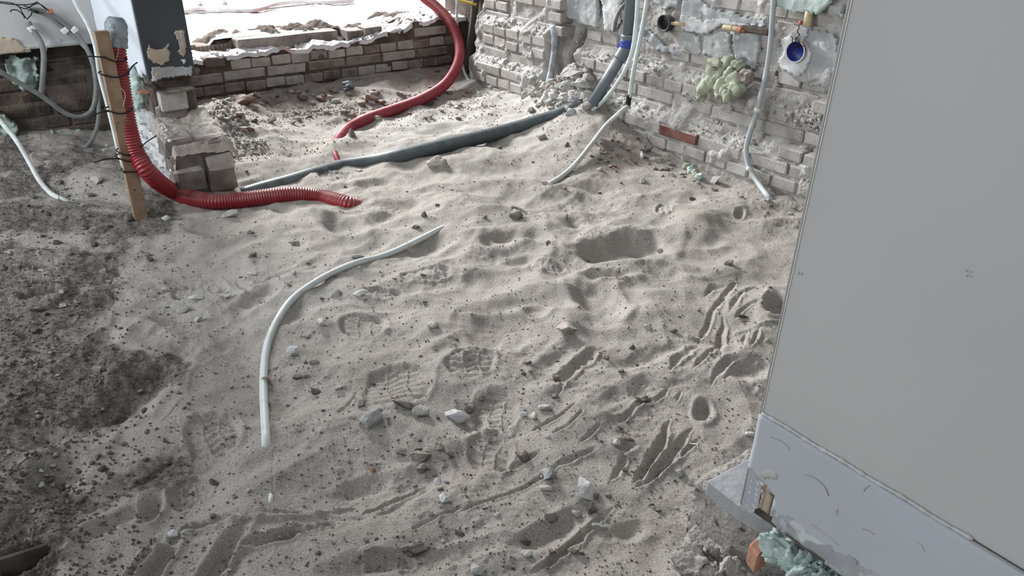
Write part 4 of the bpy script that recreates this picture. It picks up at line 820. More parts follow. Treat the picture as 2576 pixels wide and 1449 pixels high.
wires = [[(-20, 4), (20, 10), (55, 12), (80, 10), (92, 6)], [(-20, 2), (30, 8), (50, 18), (66, 22), (84, 12), (100, 10), (122, 26)], [(44, 12), (52, 24), (60, 38), (70, 50)], [(26, 30), (30, 25), (44, 26), (58, 38), (62, 46)], [(92, 4), (100, 10), (112, 20), (122, 28)], [(60, 14), (78, 22), (79, 36), (70, 46)], [(70, 26), (84, 24), (92, 30)]]
wl = ['black wire running in from the left edge above the wall lamp tangle', 'black wire looping to the orange connector', 'black wire dropping into the short conduit', 'black wire with a frayed end pointing left', 'black wire ending at the orange connector', 'black wire hooked down beside the short conduit', 'short black wire stub at the mouth of the looping conduit']
WT = empty('electric_wires', at_r(60, 20, 2.16), 'tangle of thin black wires on the left wall with an orange connector', 'wire')
for w_ in wires: tube('wire', [at_r(x, y, 2.165+random.uniform(-.01, .02)) for x, y in w_], .0021, 'black', WT, seg=6, n=26)
put('connector', box_mesh('connector', .022, .014, .016, .002), 'copper', at_r(126, 28, 2.165), BR, WT)
put('end_cap', box_mesh('end_cap', .020, .012, .012, .002), 'black', at_r(90, 29, 2.17), BR, WT, ry=.4)
# grey conduit on the right wall
CR = empty('conduit', at_e(1925, 150, -.06), 'grey conduit clipped to the pale brick wall near the smooth wall edge', 'conduit')
cr = [at_e(1950, -90, .085), at_e(1946, 0, .08), at_e(1942, 60, .075), at_e(1937, 120, .07), at_e(1928, 180, .06), at_e(1914, 240, .03), at_e(1906, 275, .02), at_e(1888, 330, -.0), at_e(1877, 375, -.012), at_e(1881, 410, -.02), at_e(1890, 432, -.025), at_e(1908, 462, -.04), GR_(1935, 498, .004), GR_(1950, 512, -.02)]
tube('tube_body', cr, .0098, 'greendust', CR, seg=12, n=100, radf=lambda i, n: 1+.03*(i % 2))
for x, y, e_ in [(1906, 276, .018), (1886, 424, -.024)]: put('clip', tube_mesh('clip', [np.array([0, 0, -.007]), np.array([0, 0, .007])], .014, seg=10, n=2), 'clip', at_e(x, y, e_), BR, CR, rx=.15)
# black round wall box
c = at_e(1668, 58, .085); BB = empty('junction_box', c, 'black round socket box sticking out of the pale brick wall', 'junction box')
tube('box_body', [c+ev*.085, c-ev*.0], .0325, 'blackbox', BB, seg=28, n=3, hollow=.87)
def ring(name, c_, R_, r_, mt, par): return tube(name, [c_+dv*R_*math.cos(k/28*2*math.pi)+np.array([0, 0, R_*math.sin(k/28*2*math.pi)]) for k in range(29)], r_, mt, par, seg=8, n=0)
ring('rim', c+ev*.001, .0315, .0022, 'greytube', BB); ring('rear_rim', c+ev*.02, .033, .003, 'blackbox', BB)
a_, b_ = at_e(1686, 58, .100), at_e(1722, 61, .102)
thing_tube('gas_pipe', [a_+dv*.0, b_], .0075, 'ivory', 'ivory pipe stub joining the black round socket box', 'pipe', seg=10, n=3)
gp = empty('gas_pipe', at_e(1845, 72, .08), 'broken length of ivory pipe set in grey cement on the right wall', 'pipe')
tube('pipe_body', [at_e(1820, 68, .085), at_e(1838, 70, .085), at_e(1862, 75, .085)], .0095, 'ivory', gp, seg=12, n=6, radf=lambda i, n: 1, hollow=.75)
tube('collar', [at_e(1840, 70, .085), at_e(1843, 71, .085)], .0112, 'ivory', gp, seg=12, n=2); put('wall_plug', box_mesh('wall_plug', .015, .02, .012, .002), 'clip', at_e(1845, 82, .09), BR, gp)
tube('broken_end', [at_e(1861, 74, .085), at_e(1867, 77, .085)], .011, 'copper', gp, seg=10, n=2, hollow=.7)
tag(put('groove_strip', box_mesh('groove_strip', .02, .115, .022, .003, .001), 'wood_gapshade', at_e(1902, 76, .095), BR), 'dark strip of old wood set in the wall beside the broken ivory pipe', 'lath')  # shade inside a wall groove, put in as a dark strip
# blue socket box with wires
c = at_e(2000, 130, .089); BX = empty('junction_box', c, 'round blue socket box in white plaster with dark wires curling out', 'junction box')
tube('box_body', [c+ev*.05, c-ev*.0], .0345, 'blue', BX, seg=30, n=3, hollow=.93, deep=.22)
ring('plaster_ring', c+ev*.002, .0362, .0028, 'plasterwhite', BX)
for w_ in [[(1998, 60), (2010, 66), (2006, 80), (2012, 88), (2004, 96), (2008, 108)], [(1990, 92), (1994, 96), (1993, 112), (2000, 120), (2008, 118)], [(2006, 94), (2000, 98), (2003, 104), (2010, 104), (2012, 118)], [(2003, 96), (2009, 100), (2002, 110), (2006, 116)]]:
    tube('wire', [at_e(x, y, .086-.01*math.sin(i)) for i, (x, y) in enumerate(w_)], .0017, 'black', BX, seg=6, n=26)
tube('wire', [at_e(2016, 104, .088), at_e(2022, 108, .085), at_e(2020, 118, .088)], .0026, 'copper', BX, seg=6, n=8)
thing_tube('old_pipe', [at_e(2036, 18, .10), at_e(2031, 66, .10)], .0135, 'ivory', 'short brownish pipe stub above the blue socket box', 'pipe', seg=14, n=3)
tag(put('broken_clip', box_mesh('broken_clip', .016, .01, .014, .003, .002), 'copper', at_e(2014, 58, .09), BR, rx=.3), 'small orange and white plastic clip above the blue socket box', 'clip')
# green foam
fo_ = empty('foam_blob', at_e(1810, 200, -.03), 'lumpy pale green expanding foam bulging from the brick wall', 'foam')
for i, (x, y, w, h, e_) in enumerate([(1795, 165, .055, .055, .03), (1800, 190, .06, .06, .015), (1792, 208, .05, .06, .0), (1778, 215, .05, .05, 0), (1768, 226, .04, .04, -.002), (1815, 215, .04, .06, -.006), (1832, 160, .045, .05, .03), (1838, 185, .05, .06, .012), (1845, 208, .055, .06, -.0), (1852, 222, .055, .05, -.006), (1828, 228, .035, .05, -.012), (1812, 238, .035, .04, -.01), (1765, 244, .028, .03, -.004), (1858, 165, .04, .035, .03), (1820, 180, .04, .07, .03)]):
    blob('foam_lump', at_e(x, y, e_+.015), (.05, w*1.05, h*1.1), 'foam', fo_, i*5, BR, .4)
put('foam_cap', box_mesh('foam_cap', .05, .055, .022, .006, .003, 4, 1), 'foam', at_e(1803, 157, .02), BR, fo_, rx=.1)
blob('foam_tip', at_e(1828, 240, -.02), (.03, .035, .05), 'foam', fo_, 77, BR, .3)
tag(put('wall_stone', box_mesh('wall_stone', .05, .05, .05, .012, .004, 8, 1), 'brickbrown', at_e(1877, 193, .03), BR), 'rounded brown brick end poking out right of the green foam', 'brick')
# lead pipe stub in its chase
LP = [at_e(1394, 66, .06), at_e(1396, 110, .04), at_e(1392, 150, .02), at_e(1385, 190, -.01), at_e(1378, 222, -.03), at_e(1375, 240, -.04)]
thing_tube('old_pipe', LP, .0165, 'metaltube', 'plaster-crusted old lead pipe in the chase of the brick wall', 'pipe', seg=16, n=30, radf=lambda i, n: 1+(.3 if i < 8 else 0)+.05*math.sin(i*.9))
thing_tube('metal_strap', [at_e(1574, 8, .08), at_e(1560, 24, .06), at_e(1550, 48, .045), at_e(1545, 78, .05)], .0085, 'greytube', 'curved grey metal strap left of the upright drain pipe', 'strap', seg=8, n=24)
# recess pipes
thing_tube('iron_pipe', [at_r(1203, -60, 2.22), at_r(1190, 60, 2.22), at_r(1180, 130, 2.2), at_r(1170, 185, 2.18)], .020, 'darkpipe', 'leaning dark iron pipe in the corner recess', 'pipe', seg=14, n=12)
thing_tube('conduit', [at_r(1152, -20, 2.26), at_r(1149, 40, 2.26), at_r(1152, 110, 2.2), at_r(1164, 168, 2.12), at_r(1180, 205, 2.04), GR_(1207, 238, .0)], .0075, 'whitetube', 'thin white conduit behind the looping red hose, ending on the sand', 'conduit', seg=10, n=40)
thing_tube('yellow_tube', [at_r(1120, -12, 2.34), at_r(1165, 4, 2.26), at_r(1200, 12, 2.2)], .0085, 'yellow', 'short open-ended yellow tube sticking out of the corner', 'tube', seg=14, n=6, hollow=.75)
# outdoor cables
thing_tube('cable', [onz(462, 31, .335), onz(500, 22, .34), onz(560, 25, .34), onz(640, 26, .34), onz(700, 10, .34), onz(760, 4, .34), onz(830, 6, .34), onz(890, 2, .34)], .011, 'outfloor', 'pale snaking cable lying on the bright outdoor ground', 'cable', seg=8, n=60)
thing_tube('cable', [onz(464, 33, .33), onz(540, 31, .335), onz(620, 29, .335), onz(700, 19, .335), onz(790, 10, .335)], .005, 'stone_pale', 'thinner cable beside the snaking one on the outdoor ground', 'cable', seg=6, n=40)
for i, (x, y) in enumerate([(504, 6), (564, 4)]): thing_tube('tube_stub', [onz(x, y+6, .33), onz(x, y+6, .33)+np.array([0, 0, .16])], .018, 'clip', ['white upright tube stub on the outdoor ground, the one nearer the grey pillar', 'white upright tube stub on the outdoor ground, the one farther from the grey pillar'][i], 'tube', seg=12, n=3)
tag(put('roof_disc', tube_mesh('tin_lid', [np.array([0, 0, 0]), np.array([0, 0, .012])], .045, seg=20, n=2), 'greytube', P(-1.36, 2.56, .265), 0), 'round grey tin lid on the low wall beside the pillar', 'lid')
# buried board in the pit
slb = slabpx('wooden_board', [(-10, 1404), (60, 1382), (118, 1364), (120, 1369), (62, 1390), (-10, 1412)], .012, .05, 'wood_gapshade', None, .001); tag(slb, 'dark edge of a buried board in the pit at the lower left corner', 'board')
# ------------------------------------------------------------------ stones
ST = [
(934, 248, 34, 30, 'stone_brown', 'chunk', 'brown and white brick chunk standing on the rubble below the low wall'), (881, 273, 32, 15, 'stone_grey', 'chunk', 'flat grey-green stone just left of the looping red hose'), (840, 231, 24, 11, 'stone_brown', 'chunk', 'pinkish stone left of the blue plastic scrap'),
(760, 245, 36, 20, 'stone_earth', 'clod', 'brown clod in the shaded rubble below the low wall'), (662, 264, 20, 10, 'stone_brown', 'chunk', 'reddish stone at the left of the shaded rubble'), (682, 304, 28, 14, 'stone_grey', 'chunk', 'pale rounded stone among the rubble left of the red hose'), (640, 305, 22, 12, 'stone_earth', 'chunk', 'brown stone left of the pale rounded stone in the rubble'),
(733, 309, 36, 10, 'stone_earth', 'chunk', 'long grey sliver of stone in front of the shaded rubble'), (629, 326, 24, 14, 'stone_brown', 'chunk', 'purple and white stone beside the pier rubble'), (822, 281, 20, 12, 'stone_pale', 'chunk', 'light wedge stone left of the grey-green one'), (903, 302, 20, 22, 'stone_brown', 'chunk', 'orange-brown shard leaning on the looping red hose'),
(886, 338, 22, 26, 'stone_earth', 'chunk', 'upright stone beside the spot where the red hose enters the sand'), (985, 285, 24, 14, 'stone_white', 'chunk', 'white curled chip on the front edge of the looping red hose'), (1101, 410, 58, 34, 'stone_sand', 'clod', 'large sand-covered stone below the grey drain pipe'), (904, 429, 20, 9, 'stone_white', 'chunk', 'small white chip below the grey drain pipe'),
(824, 417, 18, 12, 'stone_dark', 'chunk', 'dark pebble above the buried part of the grey drain pipe'), (1179, 230, 18, 14, 'stone_brown', 'chunk', 'brown stone between the thin conduit and the red hose'), (1077, 264, 34, 7, 'stone_dark', 'chunk', 'flat dark sliver beneath the looping red hose'), (598, 224, 22, 16, 'stone_brown', 'chunk', 'stone lying on the ledge below the left end of the low wall'),
(504, 328, 20, 16, 'stone_pale', 'clod', 'round lump on the dusty slope of the brick pier'), (470, 315, 10, 6, 'stone_dark', 'chunk', 'dark pebble on the dusty slope of the brick pier'), (610, 255, 80, 30, 'stone_brown', 'clod', 'broad brown clay ledge left of the shaded rubble'),
(1439, 241, 30, 26, 'stone_pale', 'chunk', 'thin plaster shard standing in the debris heap'), (1469, 203, 54, 16, 'stone_white', 'chunk', 'long flat white shard on top of the debris heap'), (1422, 250, 42, 20, 'stone_pale', 'chunk', 'slanted grey slab at the foot of the debris heap'), (1470, 241, 30, 24, 'stone_pale', 'chunk', 'plaster chunk left of the foot of the slanted drain pipe'),
(1374, 252, 28, 22, 'stone_white', 'chunk', 'bluish white stone at the foot of the old lead pipe'), (1429, 205, 30, 18, 'stone_white', 'chunk', 'white chunk in the middle of the debris heap'), (1484, 268, 44, 24, 'stone_pale', 'chunk', 'bowl-shaped pale shard below the slanted drain pipe'), (1338, 279, 22, 18, 'stone_earth', 'clod', 'rough clod beside the far end of the grey drain pipe'),
(1440, 176, 56, 20, 'stone_pale', 'chunk', 'large plaster lump in the highest part of the debris heap'), (1318, 241, 22, 20, 'stone_white', 'chunk', 'upright white flake left of the old lead pipe'), (1405, 215, 30, 14, 'stone_brown', 'chunk', 'brownish shard inside the debris heap'), (1629, 378, 28, 16, 'stone_dark', 'chunk', 'dark flat stone near the red brick'), (1615, 393, 9, 20, 'stone_white', 'chunk', 'thin white sliver leaning on the dark flat stone'),
(1512, 374, 15, 15, 'stone_white', 'chunk', 'small white chip on the brown mound'), (1363, 345, 22, 18, 'stone_sand', 'clod', 'round sandy stone on the brown mound below the drain pipe'), (1425, 365, 14, 12, 'stone_dark', 'chunk', 'dark pebble on the brown mound'), (1616, 452, 16, 15, 'stone_white', 'chunk', 'small bright stone on the sand left of the foam scrap'), (1508, 427, 16, 11, 'stone_pale', 'chunk', 'pale pebble beside the curved white conduit'),
(1374, 462, 28, 14, 'stone_sand', 'clod', 'sandy lump where the curved conduit enters the sand'), (1257, 372, 13, 10, 'stone_dark', 'chunk', 'black pebble on the slope below the grey drain pipe'), (1298, 541, 32, 30, 'stone_earth', 'clod', 'upright dark clod standing on the sand ridge in the middle'), (1425, 548, 7, 20, 'stone_earth', 'chunk', 'thin upright splinter right of the dark clod'),
(1378, 611, 12, 10, 'stone_dark', 'chunk', 'dark pebble left of the big footprint hollow'), (1660, 632, 24, 14, 'stone_pale', 'chunk', 'pale shard inside the big footprint hollow'), (1832, 662, 24, 20, 'stone_earth', 'chunk', 'wedge of dark sand crust near the smooth wall'), (1424, 826, 50, 40, 'stone_sand', 'chunk', 'large wedge-shaped sandy block in the middle of the sand'),
(1693, 832, 26, 10, 'stone_dark', 'chunk', 'flat black stone at the edge of the smooth hump'), (1867, 796, 26, 8, 'stone_dark', 'chunk', 'flat dark chip among the wrinkled sand by the smooth wall'), (1631, 824, 24, 13, 'stone_pale', 'chunk', 'pale pebble left of the flat black stone'), (1328, 912, 20, 12, 'stone_earth', 'clod', 'small clod above the clustered grey stones'), (1590, 873, 14, 14, 'stone_dark', 'chunk', 'dark pebble below the smooth hump'),
(1523, 898, 18, 14, 'stone_earth', 'clod', 'brown crumb at the head of the furrow'), (1562, 933, 15, 13, 'stone_earth', 'chunk', 'dark pebble right of the furrow'), (1065, 540, 15, 16, 'stone_dark', 'chunk', 'dark reddish stone above the far end of the long conduit'), (1045, 571, 20, 12, 'stone_earth', 'chunk', 'grey stone just left of the dark reddish one'), (579, 540, 42, 20, 'stone_pale', 'chunk', 'pale flat stone under the red hose beside the pier'),
(744, 612, 28, 16, 'stone_earth', 'chunk', 'dark stone alone on the sand below the left red hose'), (637, 641, 22, 22, 'stone_earth', 'chunk', 'upright brown stone on the sand left of the long conduit'), (900, 645, 34, 18, 'stone_grey', 'chunk', 'rounded grey stone resting against the long conduit'), (739, 686, 14, 12, 'stone_pale', 'clod', 'small pale pebble above the bend of the long conduit'), (635, 688, 26, 8, 'stone_pale', 'chunk', 'thin flat chip left of the long conduit'),
(727, 716, 18, 8, 'stone_brown', 'chunk', 'reddish chip close to the bend of the long conduit'), (847, 739, 30, 20, 'stone_grey', 'chunk', 'angular light grey stone right of the conduit bend'), (907, 738, 38, 16, 'stone_white', 'chunk', 'flat whitish stone pressed into the sand'), (811, 810, 40, 26, 'stone_pale', 'chunk', 'big light grey stone inside the conduit bend'), (739, 884, 30, 30, 'stone_white', 'chunk', 'bright white chip right of the long conduit'),
(791, 912, 26, 22, 'stone_earth', 'clod', 'rough brown clod below the bright white chip'), (770, 912, 16, 12, 'stone_earth', 'clod', 'small crumb left of the rough brown clod'), (749, 948, 26, 17, 'stone_earth', 'clod', 'grey lump by the straight part of the long conduit'), (793, 986, 28, 16, 'stone_dark', 'clod', 'dark flat clod right of the long conduit'), (853, 975, 24, 15, 'stone_pale', 'chunk', 'beige pebble right of the dark flat clod'),
(1089, 820, 30, 20, 'stone_pale', 'clod', 'pale round lump in the middle of the sand'), (1147, 852, 14, 10, 'stone_earth', 'chunk', 'pebble right of the pale round lump'), (1219, 547, 16, 9, 'stone_earth', 'chunk', 'pebble on the sand left of the upright dark clod'), (1065, 692, 15, 8, 'stone_earth', 'chunk', 'pebble in the trampled sand below the far end of the long conduit'),
(910, 1014, 20, 22, 'stone_earth', 'clod', 'earth clod above the big grey-green slab stone'), (934, 1050, 58, 54, 'stone_grey', 'chunk', 'big flat grey-green stone, largest of the cluster in the sand'), (1020, 1016, 72, 28, 'stone_earth', 'clod', 'long crumbly earth clod behind the clustered stones'), (1060, 1035, 44, 32, 'stone_pale', 'chunk', 'pale flat stone right of the long earth clod'), (1147, 1047, 74, 38, 'stone_white', 'clod', 'knobbly whitish plaster lump beside a boot print'),
(1183, 1030, 24, 30, 'stone_earth', 'clod', 'crumbling clod touching the right end of the knobbly plaster lump'), (1210, 1000, 26, 18, 'stone_earth', 'clod', 'clod uphill of the knobbly plaster lump'), (1011, 1137, 34, 18, 'stone_earth', 'chunk', 'left brown stone of the cluster below the knobbly lump'), (1058, 1147, 56, 26, 'stone_earth', 'chunk', 'biggest brown stone of the cluster below the knobbly lump'), (1106, 1128, 26, 18, 'stone_earth', 'chunk', 'brown stone at the right of the brown cluster'),
(1131, 1140, 28, 20, 'stone_earth', 'clod', 'rough clod right of the brown cluster'), (1052, 1128, 20, 12, 'stone_brown', 'chunk', 'dark chip on top of the brown cluster'), (1066, 1178, 34, 24, 'stone_earth', 'clod', 'heap of crumbs below the brown cluster'), (1120, 1170, 22, 12, 'stone_grey', 'chunk', 'greyish flake below the rough clod'), (1122, 1254, 34, 28, 'stone_white', 'clod', 'grey-white lump at the foot of the slope'),
(1101, 1212, 18, 22, 'stone_white', 'clod', 'small white lump above the grey-white one'), (1109, 1229, 17, 13, 'stone_earth', 'clod', 'dark crumb between two white lumps'), (1043, 1378, 74, 38, 'stone_earth', 'clod', 'large isolated stone near the bottom edge of the sand'), (1202, 1431, 32, 26, 'stone_white', 'chunk', 'pale stone at the bottom edge of the sand'), (927, 1375, 22, 13, 'stone_white', 'chunk', 'white chip near the bottom edge of the sand'), (922, 1362, 13, 12, 'stone_dark', 'chunk', 'black pebble touching the white chip'),
(1378, 1192, 36, 38, 'stone_grey', 'clod', 'grey lump of plaster with a white corner on the lower sand'), (1363, 1200, 10, 9, 'stone_white', 'chunk', 'white crumb left of the grey lump of plaster'), (1318, 1146, 28, 34, 'stone_earth', 'chunk', 'smooth dark stone on edge between two drag marks'), (1370, 1026, 36, 18, 'stone_pale', 'clod', 'shell-like lump at the right of the boot print'), (1341, 1045, 24, 22, 'stone_pale', 'chunk', 'pale stone below the shell-like lump'), (1317, 1043, 22, 13, 'stone_white', 'clod', 'whitish crumb beside the pale stone'),
(1251, 1294, 16, 11, 'stone_pale', 'chunk', 'pebble beside the long drag mark'), (1157, 1341, 26, 17, 'stone_earth', 'chunk', 'half-buried flat stone near the bottom'), (800, 1391, 17, 10, 'stone_dark', 'clod', 'small dark clod near the bottom edge'), (1086, 1294, 17, 11, 'stone_earth', 'clod', 'brown pebble below the grey-white lump'), (1478, 1229, 52, 56, 'stone_white', 'chunk', 'biggest bright white plaster chunk on the lower sand'), (1500, 1246, 18, 18, 'stone_earth', 'chunk', 'brown crumb tucked under the biggest white chunk'),
(1711, 1190, 22, 20, 'stone_grey', 'clod', 'small bluish stone left of the blue-grey slab'), (1446, 1382, 38, 26, 'stone_earth', 'chunk', 'smooth dark rounded stone near the bottom'), (1548, 1114, 26, 18, 'stone_pale', 'chunk', 'pale stone sitting in a small hollow'), (1582, 1104, 28, 14, 'stone_earth', 'clod', 'earth clod right of the stone in the hollow'), (1887, 1094, 26, 14, 'stone_white', 'clod', 'white shell-like crumb beside the smooth wall'),
(1508, 1325, 42, 18, 'stone_grey', 'chunk', 'bluish slate splinter on the lower sand'), (1451, 1291, 22, 22, 'stone_pale', 'clod', 'pale lump above the bluish slate splinter'), (1488, 1280, 26, 24, 'stone_earth', 'chunk', 'brown angular stone under the biggest white chunk'), (1387, 1302, 36, 26, 'stone_earth', 'clod', 'crumbly clod left of the pale lump'), (1572, 1181, 16, 12, 'stone_earth', 'chunk', 'pebble in the wide drag groove'), (1531, 1246, 15, 13, 'stone_earth', 'clod', 'small clod right of the biggest white chunk'),
(1400, 953, 26, 20, 'stone_earth', 'chunk', 'triangular dark stone on the upper edge of the furrow'), (1397, 997, 20, 13, 'stone_earth', 'clod', 'pebble at the foot of the furrow'), (1618, 1006, 36, 20, 'stone_earth', 'clod', 'cracked clod with pale crumbs right of the drag marks'), (1323, 1362, 28, 20, 'stone_dark', 'chunk', 'dark green-black stone with a pale corner near the bottom'), (1325, 1393, 32, 22, 'stone_pale', 'clod', 'pale clod below the green-black stone'), (1389, 1386, 18, 17, 'stone_earth', 'clod', 'round clod left of the smooth dark rounded stone'),
(1374, 1228, 32, 18, 'stone_pale', 'clod', 'sandy lump under the grey lump of plaster'), (1561, 1075, 16, 10, 'stone_earth', 'chunk', 'pebble above the stone in the hollow'), (1377, 1098, 14, 10, 'stone_white', 'clod', 'whitish pebble beside a thin scratch in the sand'), (1576, 1145, 14, 9, 'stone_white', 'chunk', 'tiny pale chip below the earth clod'), (1640, 1269, 12, 10, 'stone_dark', 'clod', 'dark crumb left of the concrete block'), (1657, 1284, 18, 12, 'stone_earth', 'clod', 'low brown crumb in front of the concrete block'),
(246, 928, 34, 20, 'stone_earth', 'chunk', 'brown sandy stone in the dark earth hollow'), (80, 911, 16, 14, 'stone_dark', 'chunk', 'black clod on the left dark earth'), (123, 1210, 20, 12, 'stone_dark', 'chunk', 'black stone at the back of the little row of pebbles'), (136, 1221, 18, 13, 'stone_earth', 'chunk', 'brown pebble inside the little row of pebbles'), (157, 1228, 20, 18, 'stone_dark', 'chunk', 'black pebble ending the little row of pebbles'), (104, 1222, 18, 15, 'stone_pale', 'chunk', 'greenish pale pebble starting the little row of pebbles'),
(106, 1187, 14, 11, 'stone_white', 'clod', 'whitish pebble above the little row of pebbles'), (206, 1256, 17, 16, 'stone_dark', 'clod', 'dark clod right of the little row of pebbles'), (261, 1179, 25, 17, 'stone_dark', 'clod', 'largest dark clod in the streak of earth on the lower sand'), (278, 1192, 18, 11, 'stone_dark', 'clod', 'dark clod just below the largest one in the earth streak'), (236, 1215, 18, 12, 'stone_dark', 'clod', 'dark clod at the left end of the earth streak'),
(420, 1164, 26, 14, 'stone_dark', 'chunk', 'dark round stone at the right end of the earth streak'), (373, 1199, 12, 12, 'stone_dark', 'clod', 'small dark clod below the earth streak'), (540, 1213, 30, 13, 'stone_dark', 'chunk', 'dark bent chip on the sand right of the earth streak'), (625, 1235, 17, 12, 'stone_pale', 'clod', 'pale crumb left of the tiny white tube tip'), (536, 1296, 15, 14, 'stone_earth', 'clod', 'brown pebble beside the curved sand ridge'), (330, 1424, 13, 14, 'stone_earth', 'clod', 'pebble at the bottom edge between two dark furrows'),
(87, 1423, 24, 13, 'stone_pale', 'chunk', 'pale stone in the pit below the buried board'), (434, 1344, 32, 18, 'stone_white', 'chunk', 'pale triangular clod on the curved sand ridge'), (335, 1358, 12, 7, 'stone_dark', 'chunk', 'flat black pebble left of the pale triangular clod'), (475, 1015, 9, 8, 'stone_dark', 'clod', 'single black pebble on the smooth sand tongue'), (366, 1031, 18, 14, 'stone_dark', 'clod', 'dark clod on the rim of the earth hollow'), (135, 1286, 16, 14, 'stone_earth', 'clod', 'grey clod on the earth slope above the pit'),
(145, 610, 22, 16, 'stone_dark', 'chunk', 'angular black stone on the dark earth left of the stake'), (10, 674, 22, 14, 'stone_dark', 'chunk', 'dark stone touching the left picture edge'), (100, 777, 34, 15, 'stone_earth', 'clod', 'broad earth clod below the dark hole'), (259, 685, 24, 17, 'stone_earth', 'chunk', 'grey-brown stone on the border of sand and dark earth'), (86, 832, 36, 18, 'stone_dark', 'clod', 'dark lump with cavities on the left earth'), (162, 770, 34, 16, 'stone_earth', 'clod', 'rounded clod right of the broad earth clod'),
(565, 745, 34, 12, 'stone_pale', 'chunk', 'overhanging pale crust left of the conduit bend'), (455, 776, 48, 22, 'stone_pale', 'chunk', 'pyramid-shaped pale stone on the left sand'), (493, 749, 38, 16, 'stone_white', 'chunk', 'flat pale flake right of the pyramid-shaped stone'), (417, 732, 26, 11, 'stone_earth', 'chunk', 'dark-shadowed sliver uphill of the pyramid-shaped stone'), (241, 453, 34, 20, 'stone_sand', 'chunk', 'light block-like stone in the sand behind the stake'), (95, 406, 48, 38, 'stone_sand', 'chunk', 'large pale rock beside the bright white conduit'), (120, 412, 40, 18, 'stone_sand', 'chunk', 'low rock leaning on the large pale rock'),
(172, 436, 13, 7, 'stone_dark', 'chunk', 'small dark pebble between the rock and the stake'), (264, 378, 18, 12, 'stone_pale', 'chunk', 'pale pebble in the shaded corner behind the stake'), (267, 366, 10, 8, 'stone_white', 'clod', 'small white pebble above the pale one in the shaded corner'), (324, 550, 26, 20, 'stone_dark', 'clod', 'dark round stone at the foot of the wooden stake'), (497, 803, 20, 18, 'stone_pale', 'chunk', 'small pointed peak-like stone below the pyramid-shaped one'), (340, 1212, 14, 10, 'stone_dark', 'clod', 'crumb of dark earth below the middle of the earth streak'),
(104, 681, 14, 8, 'stone_white', 'chunk', 'whitish pebble on the dark earth'), (270, 612, 12, 8, 'stone_brown', 'chunk', 'yellow-brown pebble on the dark earth'), (290, 490, 12, 8, 'stone_dark', 'clod', 'dark crumb left of the stake foot'), (228, 490, 22, 12, 'stone_dark', 'chunk', 'black stone behind the dark earth bank'), (84, 495, 18, 12, 'stone_dark', 'clod', 'dark clod below the bright white conduit'), (420, 548, 24, 14, 'stone_pale', 'clod', 'pale lump on the crest below the brick pier'),
(1740, 500, 16, 10, 'stone_dark', 'clod', 'dark clod on the sand below the foam scrap'), (1672, 425, 28, 11, 'stone_earth', 'chunk', 'dark flat pebble left of the foam scrap'), (1690, 440, 20, 12, 'stone_pale', 'chunk', 'beige chip beside the dark flat pebble'), (1655, 403, 26, 12, 'stone_pale', 'chunk', 'pale flake below the dark flat stone near the red brick'), (1678, 402, 12, 6, 'stone_brown', 'chunk', 'orange chip near the red brick'), (1796, 455, 22, 22, 'stone_white', 'chunk', 'white root-like splinter at the foot of the brick wall'), (1900, 1130, 10, 6, 'stone_dark', 'chunk', 'black speck of stone beside the bluish wall band'),
]
for i, (x, y, w, h, mt, sty, lab) in enumerate(ST):
    big = w >= 34
    rock(x, y, w, h, mt, lab, None, sty, 'stone', 'stone', var=i % 13, lod=3 if (big and sty == 'clod') or w > 50 else 2, flat=.8)
# light knobbly stones in the corner below the smooth wall
for (x, y, w, h, z, lab) in [(1742, 1412, 105, 70, .125, 'big cracked pale clod beside the concrete at the bottom'), (1835, 1440, 80, 50, .15, 'big sandy clod at the bottom edge beside the concrete'), (1793, 1385, 40, 30, .14, 'knobbly clod on top of the bottom concrete'), (1785, 1440, 50, 40, .13, 'grey clod between the two big ones at the bottom edge'), (1742, 1214, 22, 16, .12, 'pale crumb at the tip of the concrete below the slab'), (1906, 1432, 40, 30, .16, 'brown crumb heap below the mint foam')]:
    p = onz(x, y, z); D = (p-CP)@fw; s = D/F
    o = link('stone', rock_mesh(int(x) % 13, 'concrete', 'clod', 4), 'concrete', smooth=True); o.location = p; o.scale = (w*s*1.1, w*s*.9, h*s*1.5); o.rotation_euler = (0, .1, random.uniform(-.5, .5)); tag(o, lab, 'stone')
# other small things
p = G(940, 1184); tag(link('dry_leaf', rock_mesh(3, 'leaf', 'chunk', 1), 'leaf', smooth=False), 'small orange-brown dry leaf curled on the lower sand', 'leaf').location = p+np.array([0, 0, .004]); bpy.data.objects['dry_leaf'].scale = (.012, .012, .009)
p = G(878, 224); BS = empty('plastic_scrap', p, 'crumpled pale blue plastic scrap on the rubble below the low wall', 'plastic scrap')
blob('scrap_film', p+np.array([0, 0, .016]), (.045, .03, .028), 'pvcwall', BS, 5, .4, .7); blob('scrap_film', p+np.array([-.012, -.02, .006]), (.02, .05, .016), 'pvcwall', BS, 9, .2, .7)
p = G(1740, 438); FS = empty('foam_scrap', p, 'fallen scrap of pale green foam lying at the foot of the brick wall', 'foam')
for i, (x, y) in enumerate([(1726, 424), (1738, 432), (1748, 442), (1758, 450)]): blob('foam_lump', G(x, y, .008), (.03, .025, .026), 'foammint' if i % 2 else 'foam', FS, i*4, .3, .5)
thing_tube('root', [G(1735, 1117, .002), G(1740, 1122, .004), G(1752, 1124, .005), G(1756, 1133, .003)], .0016, 'stone_white', 'pale curled root tip on the sand left of the smooth wall', 'root', seg=6, n=14)
thing_tube('twig', [G(80, 715, .004), G(84, 690, .012), G(88, 680, .018)], .0009, 'woodgrey', 'thin dry twig standing in the dark earth', 'twig', seg=5, n=10)
thing_tube('twig', [G(184, 823, .004), G(200, 805, .006), G(215, 790, .008)], .0012, 'wood_gapshade', 'thin dark twig lying on the border of the dark earth', 'twig', seg=5, n=10)
